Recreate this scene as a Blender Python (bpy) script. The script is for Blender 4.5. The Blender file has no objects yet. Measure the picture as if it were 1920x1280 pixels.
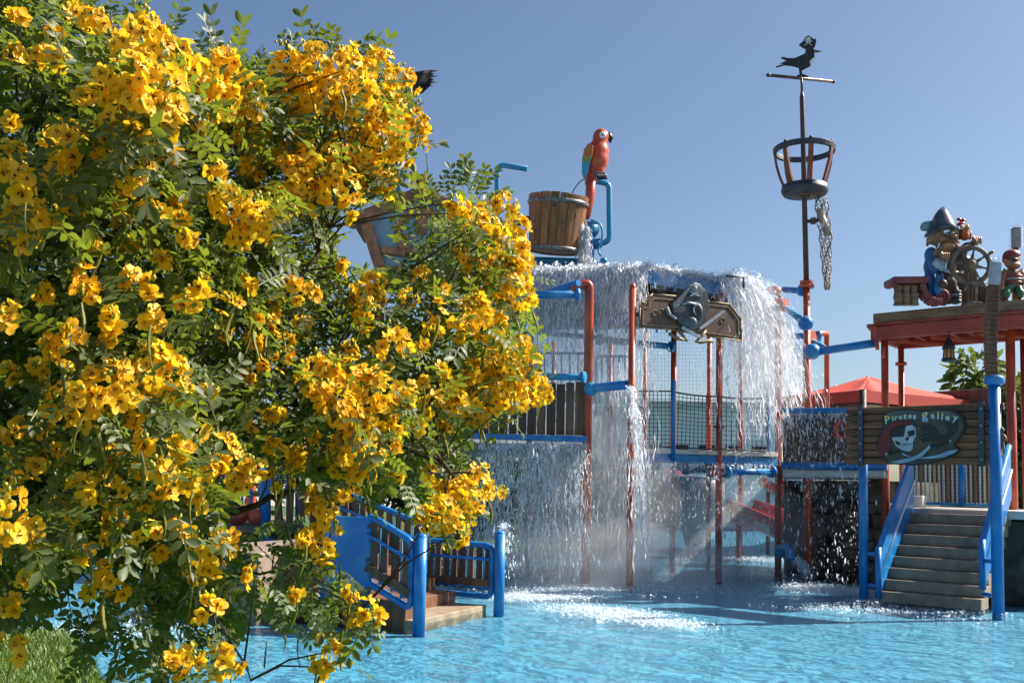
import bpy, math, random
import numpy as np
from mathutils import Vector, Matrix, Quaternion, noise as mnoise

random.seed(11)
rng = np.random.default_rng(11)
SC = bpy.context.scene
COL = SC.collection

# ------------------------------------------------------------------ camera, sky, sun, exposure
LENS_PX = 1867.0                       # 35 mm lens on a 36 mm sensor, 1920 px wide frame
CAM_H = 1.7
PITCH = math.radians(4.5)
ROLL = math.radians(1.2)
HORIZON = 912.0
SHIFT = (HORIZON - 640) / LENS_PX - math.tan(PITCH)
FWD = Vector((0, math.cos(PITCH), math.sin(PITCH)))
UP0 = Vector((0, -math.sin(PITCH), math.cos(PITCH)))
CR = Vector((1, 0, 0)) * math.cos(ROLL) + UP0 * math.sin(ROLL)
CU = Vector((1, 0, 0)) * -math.sin(ROLL) + UP0 * math.cos(ROLL)
cam_data = bpy.data.cameras.new('camera')
cam_data.lens = 35.0
cam_data.sensor_width = 36.0
cam_data.shift_y = SHIFT * LENS_PX / 1920.0
cam_data.clip_start = 0.05
cam_data.clip_end = 3000
cam = bpy.data.objects.new('camera', cam_data)
COL.objects.link(cam)
cam.matrix_world = Matrix(((CR.x, CU.x, -FWD.x, 0), (CR.y, CU.y, -FWD.y, 0), (CR.z, CU.z, -FWD.z, CAM_H), (0, 0, 0, 1)))
SC.camera = cam

SUN_AZ = math.radians(75)              # measured from +Y (away from the camera) towards +X
SUN_EL = math.radians(42)
SUN_DIR = Vector((math.sin(SUN_AZ) * math.cos(SUN_EL), math.cos(SUN_AZ) * math.cos(SUN_EL), math.sin(SUN_EL)))
world = bpy.data.worlds.new('World')
SC.world = world
world.use_nodes = True
wn = world.node_tree
for n in list(wn.nodes):
    wn.nodes.remove(n)
sky = wn.nodes.new('ShaderNodeTexSky')
sky.sky_type = 'NISHITA'
sky.sun_disc = False
sky.sun_elevation = SUN_EL
sky.sun_rotation = SUN_AZ
sky.air_density = 1.0
sky.dust_density = 1.4
sky.ozone_density = 3.6
bg = wn.nodes.new('ShaderNodeBackground')
bg.inputs['Strength'].default_value = 0.062
wo = wn.nodes.new('ShaderNodeOutputWorld')
wn.links.new(sky.outputs[0], bg.inputs[0])
wn.links.new(bg.outputs[0], wo.inputs[0])

sun_data = bpy.data.lights.new('sun', 'SUN')
sun_data.energy = 5.0
sun_data.angle = math.radians(0.53)
sun_data.color = (1.0, 0.93, 0.82)
sun = bpy.data.objects.new('sun', sun_data)
COL.objects.link(sun)
sun.location = SUN_DIR * 60
sun.rotation_euler = SUN_DIR.to_track_quat('Z', 'Y').to_euler()

SC.render.engine = 'CYCLES'
SC.view_settings.view_transform = 'Standard'
SC.view_settings.look = 'None'
SC.view_settings.gamma = 1.0
SC.view_settings.use_curve_mapping = False
SC.view_settings.exposure = 1.05
SC.cycles.use_denoising = True
SC.cycles.use_light_tree = False
SC.cycles.use_adaptive_sampling = True
SC.cycles.adaptive_threshold = 0.03
SC.cycles.max_bounces = 8
SC.cycles.diffuse_bounces = 4
SC.cycles.glossy_bounces = 2
SC.cycles.transmission_bounces = 4
SC.cycles.transparent_max_bounces = 12
SC.cycles.volume_bounces = 1
SC.cycles.volume_step_rate = 4
SC.cycles.caustics_reflective = False
SC.cycles.caustics_refractive = False

# ------------------------------------------------------------------ photograph pixel -> point in the place
CAM = Vector((0, 0, CAM_H))
def ray(px, py):
    u = (px - 960) / LENS_PX
    v = (640 - py) / LENS_PX + SHIFT
    return CR * u + CU * v + FWD
def P(px, py, Y):
    d = ray(px, py)
    return CAM + d * (Y / d.y)
def G(px, py, z=0.0):
    d = ray(px, py)
    return CAM + d * ((z - CAM_H) / d.z)
def M(length, Y):
    return length * Y / LENS_PX
def V3(*a):
    return Vector(a)
ZUP = Vector((0, 0, 1))

# ------------------------------------------------------------------ mesh helpers
WL = {}
class MB:
    def __init__(s):
        s.v = []; s.f = []; s.sm = []
    def add(s, vs, fs, smooth=False):
        k = len(s.v)
        s.v.extend(tuple(v) for v in vs)
        for f in fs:
            s.f.append(tuple(i + k for i in f))
            s.sm.append(smooth if isinstance(smooth, bool) else False)
        return s
    def frame(s, c, size, ax, ay, az):
        c = Vector(c); hx, hy, hz = size[0] / 2, size[1] / 2, size[2] / 2
        vs = [c + ax * (hx * i) + ay * (hy * j) + az * (hz * k) for k in (-1, 1) for j in (-1, 1) for i in (-1, 1)]
        s.add(vs, [(0, 2, 3, 1), (4, 5, 7, 6), (0, 1, 5, 4), (2, 6, 7, 3), (0, 4, 6, 2), (1, 3, 7, 5)])
        return s
    def box(s, c, size, rz=0.0):
        ax = Vector((math.cos(rz), math.sin(rz), 0)); ay = Vector((-math.sin(rz), math.cos(rz), 0))
        return s.frame(c, size, ax, ay, ZUP)
    def beam(s, a, b, w, h, up=ZUP):
        a = Vector(a); b = Vector(b); ax = (b - a); L = ax.length; ax.normalize()
        ay = up.cross(ax)
        if ay.length < 1e-4: ay = Vector((1, 0, 0)).cross(ax)
        ay.normalize(); az = ax.cross(ay)
        return s.frame((a + b) / 2, (L, w, h), ax, ay, az)
    def tube(s, pts, r, n=12, caps=True):
        pts = [Vector(p) for p in pts]
        if not isinstance(r, (list, tuple)): r = [r] * len(pts)
        t0 = (pts[1] - pts[0]).normalized()
        side = t0.cross(ZUP)
        if side.length < 1e-3: side = t0.cross(Vector((1, 0, 0)))
        side.normalize()
        rings = []; k = len(s.v)
        for i, p in enumerate(pts):
            if i == 0: t = pts[1] - pts[0]
            elif i == len(pts) - 1: t = pts[-1] - pts[-2]
            else: t = (pts[i + 1] - pts[i]).normalized() + (pts[i] - pts[i - 1]).normalized()
            t.normalize()
            side = side - t * side.dot(t)
            side.normalize()
            up = t.cross(side)
            rings.append([p + (side * math.cos(a) + up * math.sin(a)) * r[i] for a in [2 * math.pi * j / n for j in range(n)]])
        vs = [v for rg in rings for v in rg]
        fs = []
        for i in range(len(pts) - 1):
            for j in range(n):
                fs.append((i * n + j, i * n + (j + 1) % n, (i + 1) * n + (j + 1) % n, (i + 1) * n + j))
        s.add(vs, fs, True)
        if caps:
            for i, rev in ((0, False), (len(pts) - 1, True)):
                f = [k + i * n + j for j in range(n)]
                if not rev: f = f[::-1]
                s.f.append(tuple(f)); s.sm.append(False)
        return s
    def lathe(s, prof, c, n=20, ax=None, flat=False):
        c = Vector(c); ax = (ax or ZUP).normalized()
        e1 = ax.cross(Vector((0, 1, 0)))
        if e1.length < 1e-3: e1 = ax.cross(Vector((1, 0, 0)))
        e1.normalize(); e2 = ax.cross(e1)
        vs = []
        for (r, z) in prof:
            for j in range(n):
                a = 2 * math.pi * j / n
                vs.append(c + ax * z + (e1 * math.cos(a) + e2 * math.sin(a)) * r)
        fs = []
        for i in range(len(prof) - 1):
            for j in range(n):
                fs.append((i * n + j, i * n + (j + 1) % n, (i + 1) * n + (j + 1) % n, (i + 1) * n + j))
        k = len(s.v)
        s.add(vs, fs, not flat)
        s.f.append(tuple(k + j for j in range(n))[::-1]); s.sm.append(False)
        s.f.append(tuple(k + (len(prof) - 1) * n + j for j in range(n))); s.sm.append(False)
        return s
    def ell(s, c, rad, ax=None, n=14, m=9):
        c = Vector(c)
        if not isinstance(rad, (list, tuple)): rad = (rad, rad, rad)
        if ax is None: A = (Vector((1, 0, 0)), Vector((0, 1, 0)), Vector((0, 0, 1)))
        else: A = ax
        vs = [c - A[2] * rad[2]]
        for i in range(1, m):
            t = math.pi * i / m
            for j in range(n):
                a = 2 * math.pi * j / n
                vs.append(c + A[0] * (rad[0] * math.sin(t) * math.cos(a)) + A[1] * (rad[1] * math.sin(t) * math.sin(a)) - A[2] * (rad[2] * math.cos(t)))
        vs.append(c + A[2] * rad[2])
        fs = [(0, 1 + (j + 1) % n, 1 + j) for j in range(n)]
        for i in range(m - 2):
            for j in range(n):
                a = 1 + i * n
                fs.append((a + j, a + (j + 1) % n, a + n + (j + 1) % n, a + n + j))
        l = len(vs) - 1; a = 1 + (m - 2) * n
        fs += [(a + j, a + (j + 1) % n, l) for j in range(n)]
        return s.add(vs, fs, True)
    def torus(s, c, R, r, ax=None, n=28, m=8):
        c = Vector(c); ax = (ax or ZUP).normalized()
        e1 = ax.cross(Vector((0, 1, 0)))
        if e1.length < 1e-3: e1 = ax.cross(Vector((1, 0, 0)))
        e1.normalize(); e2 = ax.cross(e1)
        vs = []
        for i in range(n):
            a = 2 * math.pi * i / n
            d = e1 * math.cos(a) + e2 * math.sin(a)
            for j in range(m):
                b = 2 * math.pi * j / m
                vs.append(c + d * (R + r * math.cos(b)) + ax * (r * math.sin(b)))
        fs = [(i * m + j, ((i + 1) % n) * m + j, ((i + 1) % n) * m + (j + 1) % m, i * m + (j + 1) % m) for i in range(n) for j in range(m)]
        return s.add(vs, fs, True)
    def plate(s, pts, nrm, th):
        """polygon PTS (points in one plane, any order sense) given thickness TH along NRM"""
        pts = [Vector(p) for p in pts]; n = len(pts); nrm = Vector(nrm).normalized()
        area = Vector((0, 0, 0))
        for i in range(n): area += pts[i].cross(pts[(i + 1) % n])
        if area.dot(nrm) < 0: pts = pts[::-1]
        vs = [p + nrm * (th / 2) for p in pts] + [p - nrm * (th / 2) for p in pts]
        fs = [tuple(range(n)), tuple(range(2 * n - 1, n - 1, -1))]
        for i in range(n):
            j = (i + 1) % n
            fs.append((i, i + n, j + n, j))
        return s.add(vs, fs)
    def build(s, name, m, parent=None, label=None, cat=None, group=None, kind=None, bevel=0.0, remesh=0.0):
        me = bpy.data.meshes.new(name)
        v = s.v
        loc = Vector((0, 0, 0))
        if parent is None:
            a = np.array(v)
            lo, hi = a.min(0), a.max(0)
            loc = Vector(((lo[0] + hi[0]) / 2, (lo[1] + hi[1]) / 2, lo[2]))
            v = [tuple(p) for p in (a - np.array(loc))]
        me.from_pydata(v, [], s.f)
        me.polygons.foreach_set('use_smooth', s.sm)
        me.update()
        me.materials.append(m)
        o = bpy.data.objects.new(name, me)
        COL.objects.link(o)
        o.location = loc
        WL[o.name] = loc.copy()
        if parent is not None:
            hang(o, parent)
        if bevel:
            b = o.modifiers.new('edge', 'BEVEL'); b.width = bevel; b.segments = 2; b.limit_method = 'ANGLE'
        if remesh:
            r = o.modifiers.new('skin', 'REMESH'); r.mode = 'VOXEL'; r.voxel_size = remesh; r.use_smooth_shade = True
            q = o.modifiers.new('soft', 'SMOOTH'); q.iterations = 4; q.factor = 0.5
        return tag(o, label, cat, group, kind)
def hang(o, parent):
    o.parent = parent
    o.matrix_parent_inverse = Matrix.Translation(-WL.get(parent.name, Vector((0, 0, 0))))
    if parent.parent is None:
        pass
def tag(o, label=None, cat=None, group=None, kind=None):
    if label: o['label'] = label
    if cat: o['category'] = cat
    if group: o['group'] = group
    if kind: o['kind'] = kind
    return o
def thing(name, loc, label, cat, group=None):
    o = bpy.data.objects.new(name, None)
    o.empty_display_size = 0.2
    COL.objects.link(o)
    o.location = loc
    WL[o.name] = Vector(loc)
    return tag(o, label, cat, group)
def np_mesh(name, V, F, m, parent=None, smooth=False, attrs=None, **kw):
    me = bpy.data.meshes.new(name)
    V = np.ascontiguousarray(V, dtype=np.float32); F = np.ascontiguousarray(F, dtype=np.int32)
    k = F.shape[1]
    me.vertices.add(len(V)); me.vertices.foreach_set('co', V.ravel())
    me.loops.add(F.size); me.loops.foreach_set('vertex_index', F.ravel())
    me.polygons.add(len(F)); me.polygons.foreach_set('loop_start', np.arange(len(F), dtype=np.int32) * k)
    me.update(calc_edges=True)
    if smooth: me.polygons.foreach_set('use_smooth', np.ones(len(F), dtype=bool))
    for an, av in (attrs or {}).items():
        at = me.attributes.new(an, 'FLOAT', 'POINT'); at.data.foreach_set('value', np.ascontiguousarray(av, dtype=np.float32))
    me.materials.append(m)
    o = bpy.data.objects.new(name, me)
    COL.objects.link(o)
    WL[o.name] = Vector((0, 0, 0))
    if parent is not None: hang(o, parent)
    return tag(o, **kw)

def arc(c, r, a0, a1, e1, e2, n=7):
    return [Vector(c) + e1 * (r * math.cos(a0 + (a1 - a0) * i / (n - 1))) + e2 * (r * math.sin(a0 + (a1 - a0) * i / (n - 1))) for i in range(n)]
def bend(pts, r, n=5):
    """a polyline with its corners rounded by radius about R"""
    pts = [Vector(p) for p in pts]; out = [pts[0]]
    for i in range(1, len(pts) - 1):
        a = (pts[i - 1] - pts[i]); b = (pts[i + 1] - pts[i])
        d = min(r, a.length * .49, b.length * .49)
        p0 = pts[i] + a.normalized() * d; p1 = pts[i] + b.normalized() * d
        for k in range(n + 1):
            t = k / n
            out.append(p0 * (1 - t) ** 2 + pts[i] * (2 * t * (1 - t)) + p1 * t * t)
    out.append(pts[-1])
    return out

# ------------------------------------------------------------------ materials
def mat(name, c1, c2=None, scale=4.0, rough=0.5, bump=0.0, bscale=40.0, stretch=(1, 1, 1), coat=0.0, metal=0.0, detail=5.0, spread=(0.35, 0.65), rvar=0.0, obj=False, per=0.0):
    m = bpy.data.materials.new(name); m.use_nodes = True
    nt = m.node_tree; N = nt.nodes; L = nt.links
    b = N['Principled BSDF']
    b.inputs['Base Color'].default_value = (*c1, 1)
    b.inputs['Roughness'].default_value = rough
    b.inputs['Metallic'].default_value = metal
    b.inputs['Coat Weight'].default_value = coat
    b.inputs['Coat Roughness'].default_value = 0.12
    if obj:
        g = N.new('ShaderNodeTexCoord'); src = g.outputs['Object']
    else:
        g = N.new('ShaderNodeNewGeometry'); src = g.outputs['Position']
    mp = N.new('ShaderNodeMapping'); mp.inputs['Scale'].default_value = stretch
    L.new(src, mp.inputs[0])
    if c2 is not None:
        t = N.new('ShaderNodeTexNoise'); t.inputs['Scale'].default_value = scale; t.inputs['Detail'].default_value = detail
        L.new(mp.outputs[0], t.inputs['Vector'])
        r = N.new('ShaderNodeMapRange'); r.inputs[1].default_value = spread[0]; r.inputs[2].default_value = spread[1]
        L.new(t.outputs['Fac'], r.inputs[0])
        mx = N.new('ShaderNodeMix'); mx.data_type = 'RGBA'
        mx.inputs[6].default_value = (*c1, 1); mx.inputs[7].default_value = (*c2, 1)
        L.new(r.outputs[0], mx.inputs[0])
        out = mx.outputs[2]
        if per:
            oi = N.new('ShaderNodeObjectInfo')
            hs = N.new('ShaderNodeHueSaturation')
            mr = N.new('ShaderNodeMapRange'); mr.inputs[3].default_value = 1 - per; mr.inputs[4].default_value = 1 + per
            L.new(oi.outputs['Random'], mr.inputs[0]); L.new(mr.outputs[0], hs.inputs['Value']); L.new(out, hs.inputs['Color'])
            out = hs.outputs[0]
        L.new(out, b.inputs['Base Color'])
        if rvar:
            rr = N.new('ShaderNodeMapRange'); rr.inputs[3].default_value = rough - rvar; rr.inputs[4].default_value = rough + rvar
            L.new(t.outputs['Fac'], rr.inputs[0]); L.new(rr.outputs[0], b.inputs['Roughness'])
    if bump:
        t2 = N.new('ShaderNodeTexNoise'); t2.inputs['Scale'].default_value = bscale; t2.inputs['Detail'].default_value = 6
        L.new(mp.outputs[0], t2.inputs['Vector'])
        bp = N.new('ShaderNodeBump'); bp.inputs['Strength'].default_value = bump; bp.inputs['Distance'].default_value = 0.02
        L.new(t2.outputs['Fac'], bp.inputs['Height']); L.new(bp.outputs[0], b.inputs['Normal'])
    return m

BLUE = mat('blue paint', (0.004, 0.165, 0.47), (0.09, 0.32, 0.54), 3.0, 0.38, 0.1, 40, coat=0.15, spread=(0.48, 0.85), rvar=0.15, detail=9)
BLUEPALE = mat('faded blue paint', (0.012, 0.22, 0.46), (0.03, 0.28, 0.50), 3, 0.42, 0.05, 60)
RED = mat('red paint', (0.58, 0.085, 0.03), (0.36, 0.045, 0.02), 2.6, 0.38, 0.05, 60, coat=0.15)
REDDARK = mat('weathered red paint', (0.44, 0.055, 0.026), (0.30, 0.04, 0.02), 3, 0.45, 0.08, 50)
REDSLIDE = mat('red slide plastic', (0.62, 0.05, 0.025), (0.5, 0.04, 0.02), 2, 0.25, coat=0.4)
WOODDARK = mat('dark stained wood', (0.16, 0.075, 0.04), (0.06, 0.03, 0.018), 6, 0.6, 0.35, 30, stretch=(1, 1, 0.12), per=0.3)
WOODLONG = mat('dark sign wood', (0.24, 0.09, 0.03), (0.085, 0.032, 0.013), 5, 0.55, 0.45, 24, stretch=(0.25, 0.25, 2.5), per=0.3)
WOODGREY = mat('grey weathered wood', (0.32, 0.19, 0.105), (0.12, 0.07, 0.042), 6, 0.7, 0.4, 30, stretch=(0.3, 0.3, 2))
WOODMID = mat('carved brown wood', (0.25, 0.10, 0.045), (0.09, 0.037, 0.019), 7, 0.6, 0.4, 35, stretch=(1, 1, 0.25))
BUCKETWOOD = mat('varnished stave wood', (0.36, 0.165, 0.06), (0.12, 0.045, 0.018), 7, 0.5, 0.2, 40, stretch=(2.2, 2.2, 0.2), per=0.28, spread=(0.3, 0.72))
IRON = mat('dark iron', (0.035, 0.04, 0.055), (0.075, 0.08, 0.095), 8, 0.5, 0.2, 50)
BLACK = mat('black paint', (0.012, 0.012, 0.014), (0.02, 0.02, 0.024), 6, 0.5)
STEEL = mat('bare steel', (0.55, 0.56, 0.58), (0.4, 0.4, 0.42), 8, 0.35, metal=0.7)
BROWNPIPE = mat('brown mast paint', (0.10, 0.045, 0.035), (0.06, 0.03, 0.026), 4, 0.45, 0.06, 50)
RIBWOOD = mat('reddish rib paint', (0.26, 0.075, 0.035), (0.13, 0.035, 0.02), 6, 0.45, 0.15, 40)
CONCRETE = mat('wet grey step stone', (0.34, 0.255, 0.18), (0.20, 0.152, 0.11), 5, 0.5, 0.3, 70, rvar=0.15)
KERB = mat('pale kerb', (0.62, 0.58, 0.52), (0.46, 0.43, 0.39), 4, 0.6, 0.15, 50)
SAND = mat('sand coloured step', (0.38, 0.29, 0.19), (0.25, 0.19, 0.125), 6, 0.55, 0.25, 60)
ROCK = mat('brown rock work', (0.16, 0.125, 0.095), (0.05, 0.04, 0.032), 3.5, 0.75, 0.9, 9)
ROPE = mat('black net cord', (0.06, 0.055, 0.05), None, rough=0.8)
ROPEPALE = mat('pale rope', (0.38, 0.32, 0.25), (0.22, 0.18, 0.14), 20, 0.85, 0.3, 90)
WHITE = mat('white paint', (0.75, 0.76, 0.76), (0.6, 0.62, 0.63), 5, 0.45, 0.05)
NAVY = mat('navy sign metal', (0.02, 0.026, 0.042), (0.04, 0.05, 0.07), 6, 0.45, 0.1)
# ------------------------------------------------------------------ the ground, the pool, the lawn
def sheet(name, poly, z, m, th=0.0, **kw):
    b = MB()
    pts = [Vector((x, y, z)) for x, y in poly]
    if th: b.plate([p - Vector((0, 0, th / 2)) for p in pts], ZUP, th)
    else: b.add(pts, [tuple(range(len(pts)))])
    return b.build(name, m, **kw)
PAVING = mat('pale paving', (0.42, 0.37, 0.30), (0.34, 0.30, 0.25), 0.6, 0.8, 0.1, 20)
FLOORBLUE = mat('painted pool floor', (0.095, 0.39, 0.57), (0.13, 0.45, 0.62), 0.9, 0.6, 0.05, 20, spread=(0.3, 0.7))
LAWN = mat('lawn', (0.06, 0.13, 0.025), (0.035, 0.085, 0.018), 1.2, 0.9, 0.5, 60)
sheet('ground', [(-400, -60), (500, -60), (500, 900), (-400, 900)], -0.62, PAVING, kind='structure')
sheet('pool_floor', [(-34, 4.0), (40, 4.0), (40, 62), (-34, 62)], -0.09, FLOORBLUE, kind='structure')

def water_material():
    m = bpy.data.materials.new('pool water'); m.use_nodes = True
    nt = m.node_tree; N = nt.nodes; L = nt.links
    N.remove(N['Principled BSDF'])
    g = N.new('ShaderNodeNewGeometry')
    def nz(scale, st, det, dis=0.0):
        mp = N.new('ShaderNodeMapping'); mp.inputs['Scale'].default_value = st
        mp.inputs['Rotation'].default_value = (0, 0, 0.5)
        L.new(g.outputs['Position'], mp.inputs[0])
        t = N.new('ShaderNodeTexNoise'); t.inputs['Scale'].default_value = scale; t.inputs['Detail'].default_value = det
        t.inputs['Distortion'].default_value = dis
        L.new(mp.outputs[0], t.inputs['Vector'])
        return t.outputs['Fac']
    def mm(op, a, b):
        q = N.new('ShaderNodeMath'); q.operation = op
        for k, x in ((0, a), (1, b)):
            if isinstance(x, (int, float)): q.inputs[k].default_value = x
            else: L.new(x, q.inputs[k])
        return q.outputs[0]
    h = mm('ADD', mm('MULTIPLY', nz(1.1, (1, 1.5, 1), 2, 0.6), 1.2), mm('MULTIPLY', nz(4.2, (1, 1.3, 1), 3, 0.8), 0.75))
    h = mm('ADD', h, mm('MULTIPLY', nz(14, (1, 1, 1), 2, 0.3), 0.16))
    bp = N.new('ShaderNodeBump'); bp.inputs['Strength'].default_value = 1.0; bp.inputs['Distance'].default_value = 0.036
    L.new(h, bp.inputs['Height'])
    # sideways look through the ripples: the floor seen through the surface wobbles
    rf = N.new('ShaderNodeBsdfRefraction'); rf.inputs['IOR'].default_value = 1.33; rf.inputs['Roughness'].default_value = 0.0
    rf.inputs['Color'].default_value = (0.92, 0.98, 1.0, 1)
    tr = N.new('ShaderNodeBsdfTransparent'); tr.inputs['Color'].default_value = (0.92, 0.98, 1.0, 1)
    gl = N.new('ShaderNodeBsdfGlossy'); gl.inputs['Roughness'].default_value = 0.07
    fr = N.new('ShaderNodeFresnel'); fr.inputs['IOR'].default_value = 1.33
    L.new(bp.outputs[0], gl.inputs['Normal']); L.new(bp.outputs[0], fr.inputs['Normal']); L.new(bp.outputs[0], rf.inputs['Normal'])
    mx = N.new('ShaderNodeMixShader')
    L.new(mm('MULTIPLY', fr.outputs[0], .65), mx.inputs[0]); L.new(tr.outputs[0], mx.inputs[1]); L.new(gl.outputs[0], mx.inputs[2])
    L.new(mx.outputs[0], N['Material Output'].inputs['Surface'])
    return m
WATER = water_material()
sheet('pool_water', [(-34, 4.0), (40, 4.0), (40, 62), (-34, 62)], 0.0, WATER, kind='structure')

# far lawn behind the tower and the bank the flowering shrub stands on
sheet('far_lawn', [(-34, 27.5), (-3.0, 25.2), (0.5, 24.6), (3.2, 27.5), (4.6, 34), (5.4, 62), (-34, 62)], 0.14, LAWN, th=0.5, kind='structure')
sheet('far_paving', [(-80, 62), (120, 62), (120, 140), (-80, 140)], 0.2, PAVING, th=0.6, kind='structure')
def bank():
    nx, ny = 60, 50
    xs = np.linspace(-14, 12, nx); ys = np.linspace(-6, 8.6, ny)
    vs = []; fs = []
    for y in ys:
        for x in xs:
            edge = 5.1 + max(0.0, min(1.0, (-x - 1.3) / 1.6)) * 2.2 + 0.25 * math.sin(x * 1.3)
            top = 0.30 + max(0.0, min(1.0, (-x - 1.0) / 2.0)) * 0.36
            k = max(0.0, min(1.0, (edge - y) / 0.7))
            k = k * k * (3 - 2 * k)
            vs.append((x, y, -0.5 + (top + 0.5) * k + 0.02 * math.sin(x * 5) * math.sin(y * 4)))
    for j in range(ny - 1):
        for i in range(nx - 1):
            a = j * nx + i
            fs.append((a, a + 1, a + nx + 1, a + nx))
    b = MB(); b.add(vs, fs, True)
    return b.build('grass_bank', LAWN, kind='structure')
bank()
def bank_top(x, y):
    edge = 5.1 + max(0.0, min(1.0, (-x - 1.3) / 1.6)) * 2.2 + 0.25 * math.sin(x * 1.3)
    top = 0.30 + max(0.0, min(1.0, (-x - 1.0) / 2.0)) * 0.36
    k = max(0.0, min(1.0, (edge - y) / 0.7)); k = k * k * (3 - 2 * k)
    return -0.5 + (top + 0.5) * k

# ------------------------------------------------------------------ the play tower
tower = thing('play_tower', (2.0, 20.0, 0.0), 'red and blue pipe play tower with a flat blue roof pouring water', 'play structure')
def post(px, pyb, pyt, dia, m=RED, name='post', parent=None, elbow=None, below=0.08, n=14, flanges=()):
    """an upright pipe standing in the pool at the pixel of its foot; ELBOW: where its bent top ends"""
    b = G(px, pyb); Y = b.y
    top = P(px, pyt, Y); top = Vector((b.x, b.y, top.z))
    pts = [Vector((b.x, b.y, -below)), top]
    if elbow is not None:
        pts = bend([pts[0], top, elbow], dia * 0.95, 6)
    o = MB().tube(pts, dia / 2, n).build(name, m, parent or tower)
    for fy in flanges:
        z = P(px, fy, Y).z
        MB().lathe([(dia * .86, -.025), (dia * .86, .025)], (b.x, b.y, z), 16).build('flange', m, o)
    return o, b, top
def pipe(a, b, r_, m=BLUE, parent=None, ends=(True, True), fm=None, name='connecting_pipe'):
    r = r_ * .78
    o = MB().tube([a, b], r, 14).build(name, m, parent or tower)
    d = (Vector(b) - Vector(a)).normalized()
    for p, e, sgn in ((a, ends[0], 1), (b, ends[1], -1)):
        if e: MB().lathe([(r * 1.75, -.035), (r * 1.75, .035)], Vector(p) + d * (sgn * .04), 16, d).build('flange', fm or m, o)
    return o

# front posts
eA = P(1072, 545, 18.2)
_, A0, A1 = post(1097, 1095, 527, 0.165, elbow=P(1083, 527, 17.2) + Vector((-.05, .6, -.02)))
_, B0, B1 = post(1180, 1100, 541, 0.125)
MB().ell(B1, (.062, .062, .11)).build('finial', RED, tower)
_, C0, C1 = post(1260, 1072, 560, 0.12)
_, D0, D1 = post(1347, 1086, 548, 0.13, flanges=(800,))
_, E0, E1 = post(1459, 1082, 540, 0.135, elbow=P(1445, 541, 20.2) + Vector((-.1, .5, 0)))
# posts further back
for px, pyb, pyt in ((1328, 1060, 560), (1206, 1036, 580), (1388, 1046, 560), (988, 1068, 590), (1140, 1046, 640), (1032, 1040, 640)):
    post(px, pyb, pyt, 0.115, m=REDDARK)
post(1512, 1078, 640, 0.12, m=REDDARK)
# upper blue pipes round the roof and between the posts
pipe(P(1088, 552, 17.6), P(985, 553, 17.75), .085, ends=(True, False))
pipe(P(1085, 530, 17.7), P(960, 572, 19.6), .08, ends=(False, False))
pipe(P(1190, 596, 18.4), P(1010, 618, 19.6), .075, m=BLUE, ends=(True, False), fm=REDDARK)
pipe(P(1262, 650, 20.6), P(1120, 636, 20.0), .085, m=BLUE)
pipe(P(1452, 545, 20.3), P(1400, 556, 21.0), .085, ends=(False, True))
pipe(P(1020, 706, 17.9), P(1098, 707, 17.6), .075, m=BLUEPALE, ends=(True, True))
pipe(P(1284, 881, 20.6), P(1340, 881, 19.6), .075, fm=BLUE)
MB().lathe([(.14, -.05), (.14, .05)], P(1334, 881, 19.5), 16, Vector((1, -.5, 0))).build('flange', REDDARK, tower)
pipe(P(1360, 884, 19.4), P(1450, 884, 20.0), .09)
# the spout that juts out below the roof
sp = MB().tube([P(1106, 728, 17.3), P(1176, 721, 16.9)], M(9, 17), 16, caps=False).build('water_spout', BLUE, tower)
MB().ell(P(1108, 729, 17.3), M(13, 17.3)).build('ball_joint', BLUEPALE, sp)
MB().tube([P(1106, 728, 17.3), P(1172, 721.4, 16.93)], M(7.4, 17), 16).build('bore', BLACK, sp)

# ---- the roof tray: an eight-sided blue tray with a deep rim
YT = 18.5
RZ0 = P(1215, 531, YT).z
RZ1 = P(1215, 505, YT).z
front = Vector((P(1215, 505, YT).x, YT, 0))
edge = 2.2
ring8 = []
ang = math.radians(31)
p = front.copy()
for k in range(8):
    ring8.append(p.copy())
    p = p + Vector((math.cos(ang), math.sin(ang), 0)) * edge
    ang += math.radians(45)
rc = sum(ring8, Vector((0, 0, 0))) / 8
tray = MB()
fs = [tuple(range(8))]
tray.add([Vector((q.x, q.y, RZ0 + .02)) for q in ring8], [tuple(range(7, -1, -1)), tuple(range(8))])
roof = tray.build('roof_tray', BLUEPALE, tower)
for k in range(8):
    a = ring8[k]; c = ring8[(k + 1) % 8]
    MB().beam(Vector((a.x, a.y, (RZ0 + RZ1) / 2)), Vector((c.x, c.y, (RZ0 + RZ1) / 2)), .05, RZ1 - RZ0).build('rim_panel', BLUE, roof, bevel=.01)
    d = (c - a).normalized(); nr = Vector((d.y, -d.x, 0))
    for j in range(9):
        t = (j + .5) / 9
        q = a.lerp(c, t) + nr * .05
        MB().box((q.x, q.y, RZ0 - .04), (.05, .03, .09), math.atan2(d.y, d.x)).build('rim_tooth', BLUE, roof)
MB().tube([P(1362, 517, 18.3), P(1394, 520, 18.5), P(1394, 540, 18.5)], .022, 8).build('handle_bar', IRON, tower)

# ---- decks
DECKB = mat('blue deck beam', (0.01, 0.16, 0.40), (0.02, 0.20, 0.44), 3, 0.45, 0.06)
def slab(pts, z0, z1, m, name, parent=tower, **kw):
    b = MB(); b.plate([Vector((x, y, (z0 + z1) / 2)) for x, y in pts], ZUP, z1 - z0)
    return b.build(name, m, parent, **kw)
def xy(px, py, Y): q = P(px, py, Y); return (q.x, q.y)
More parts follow.
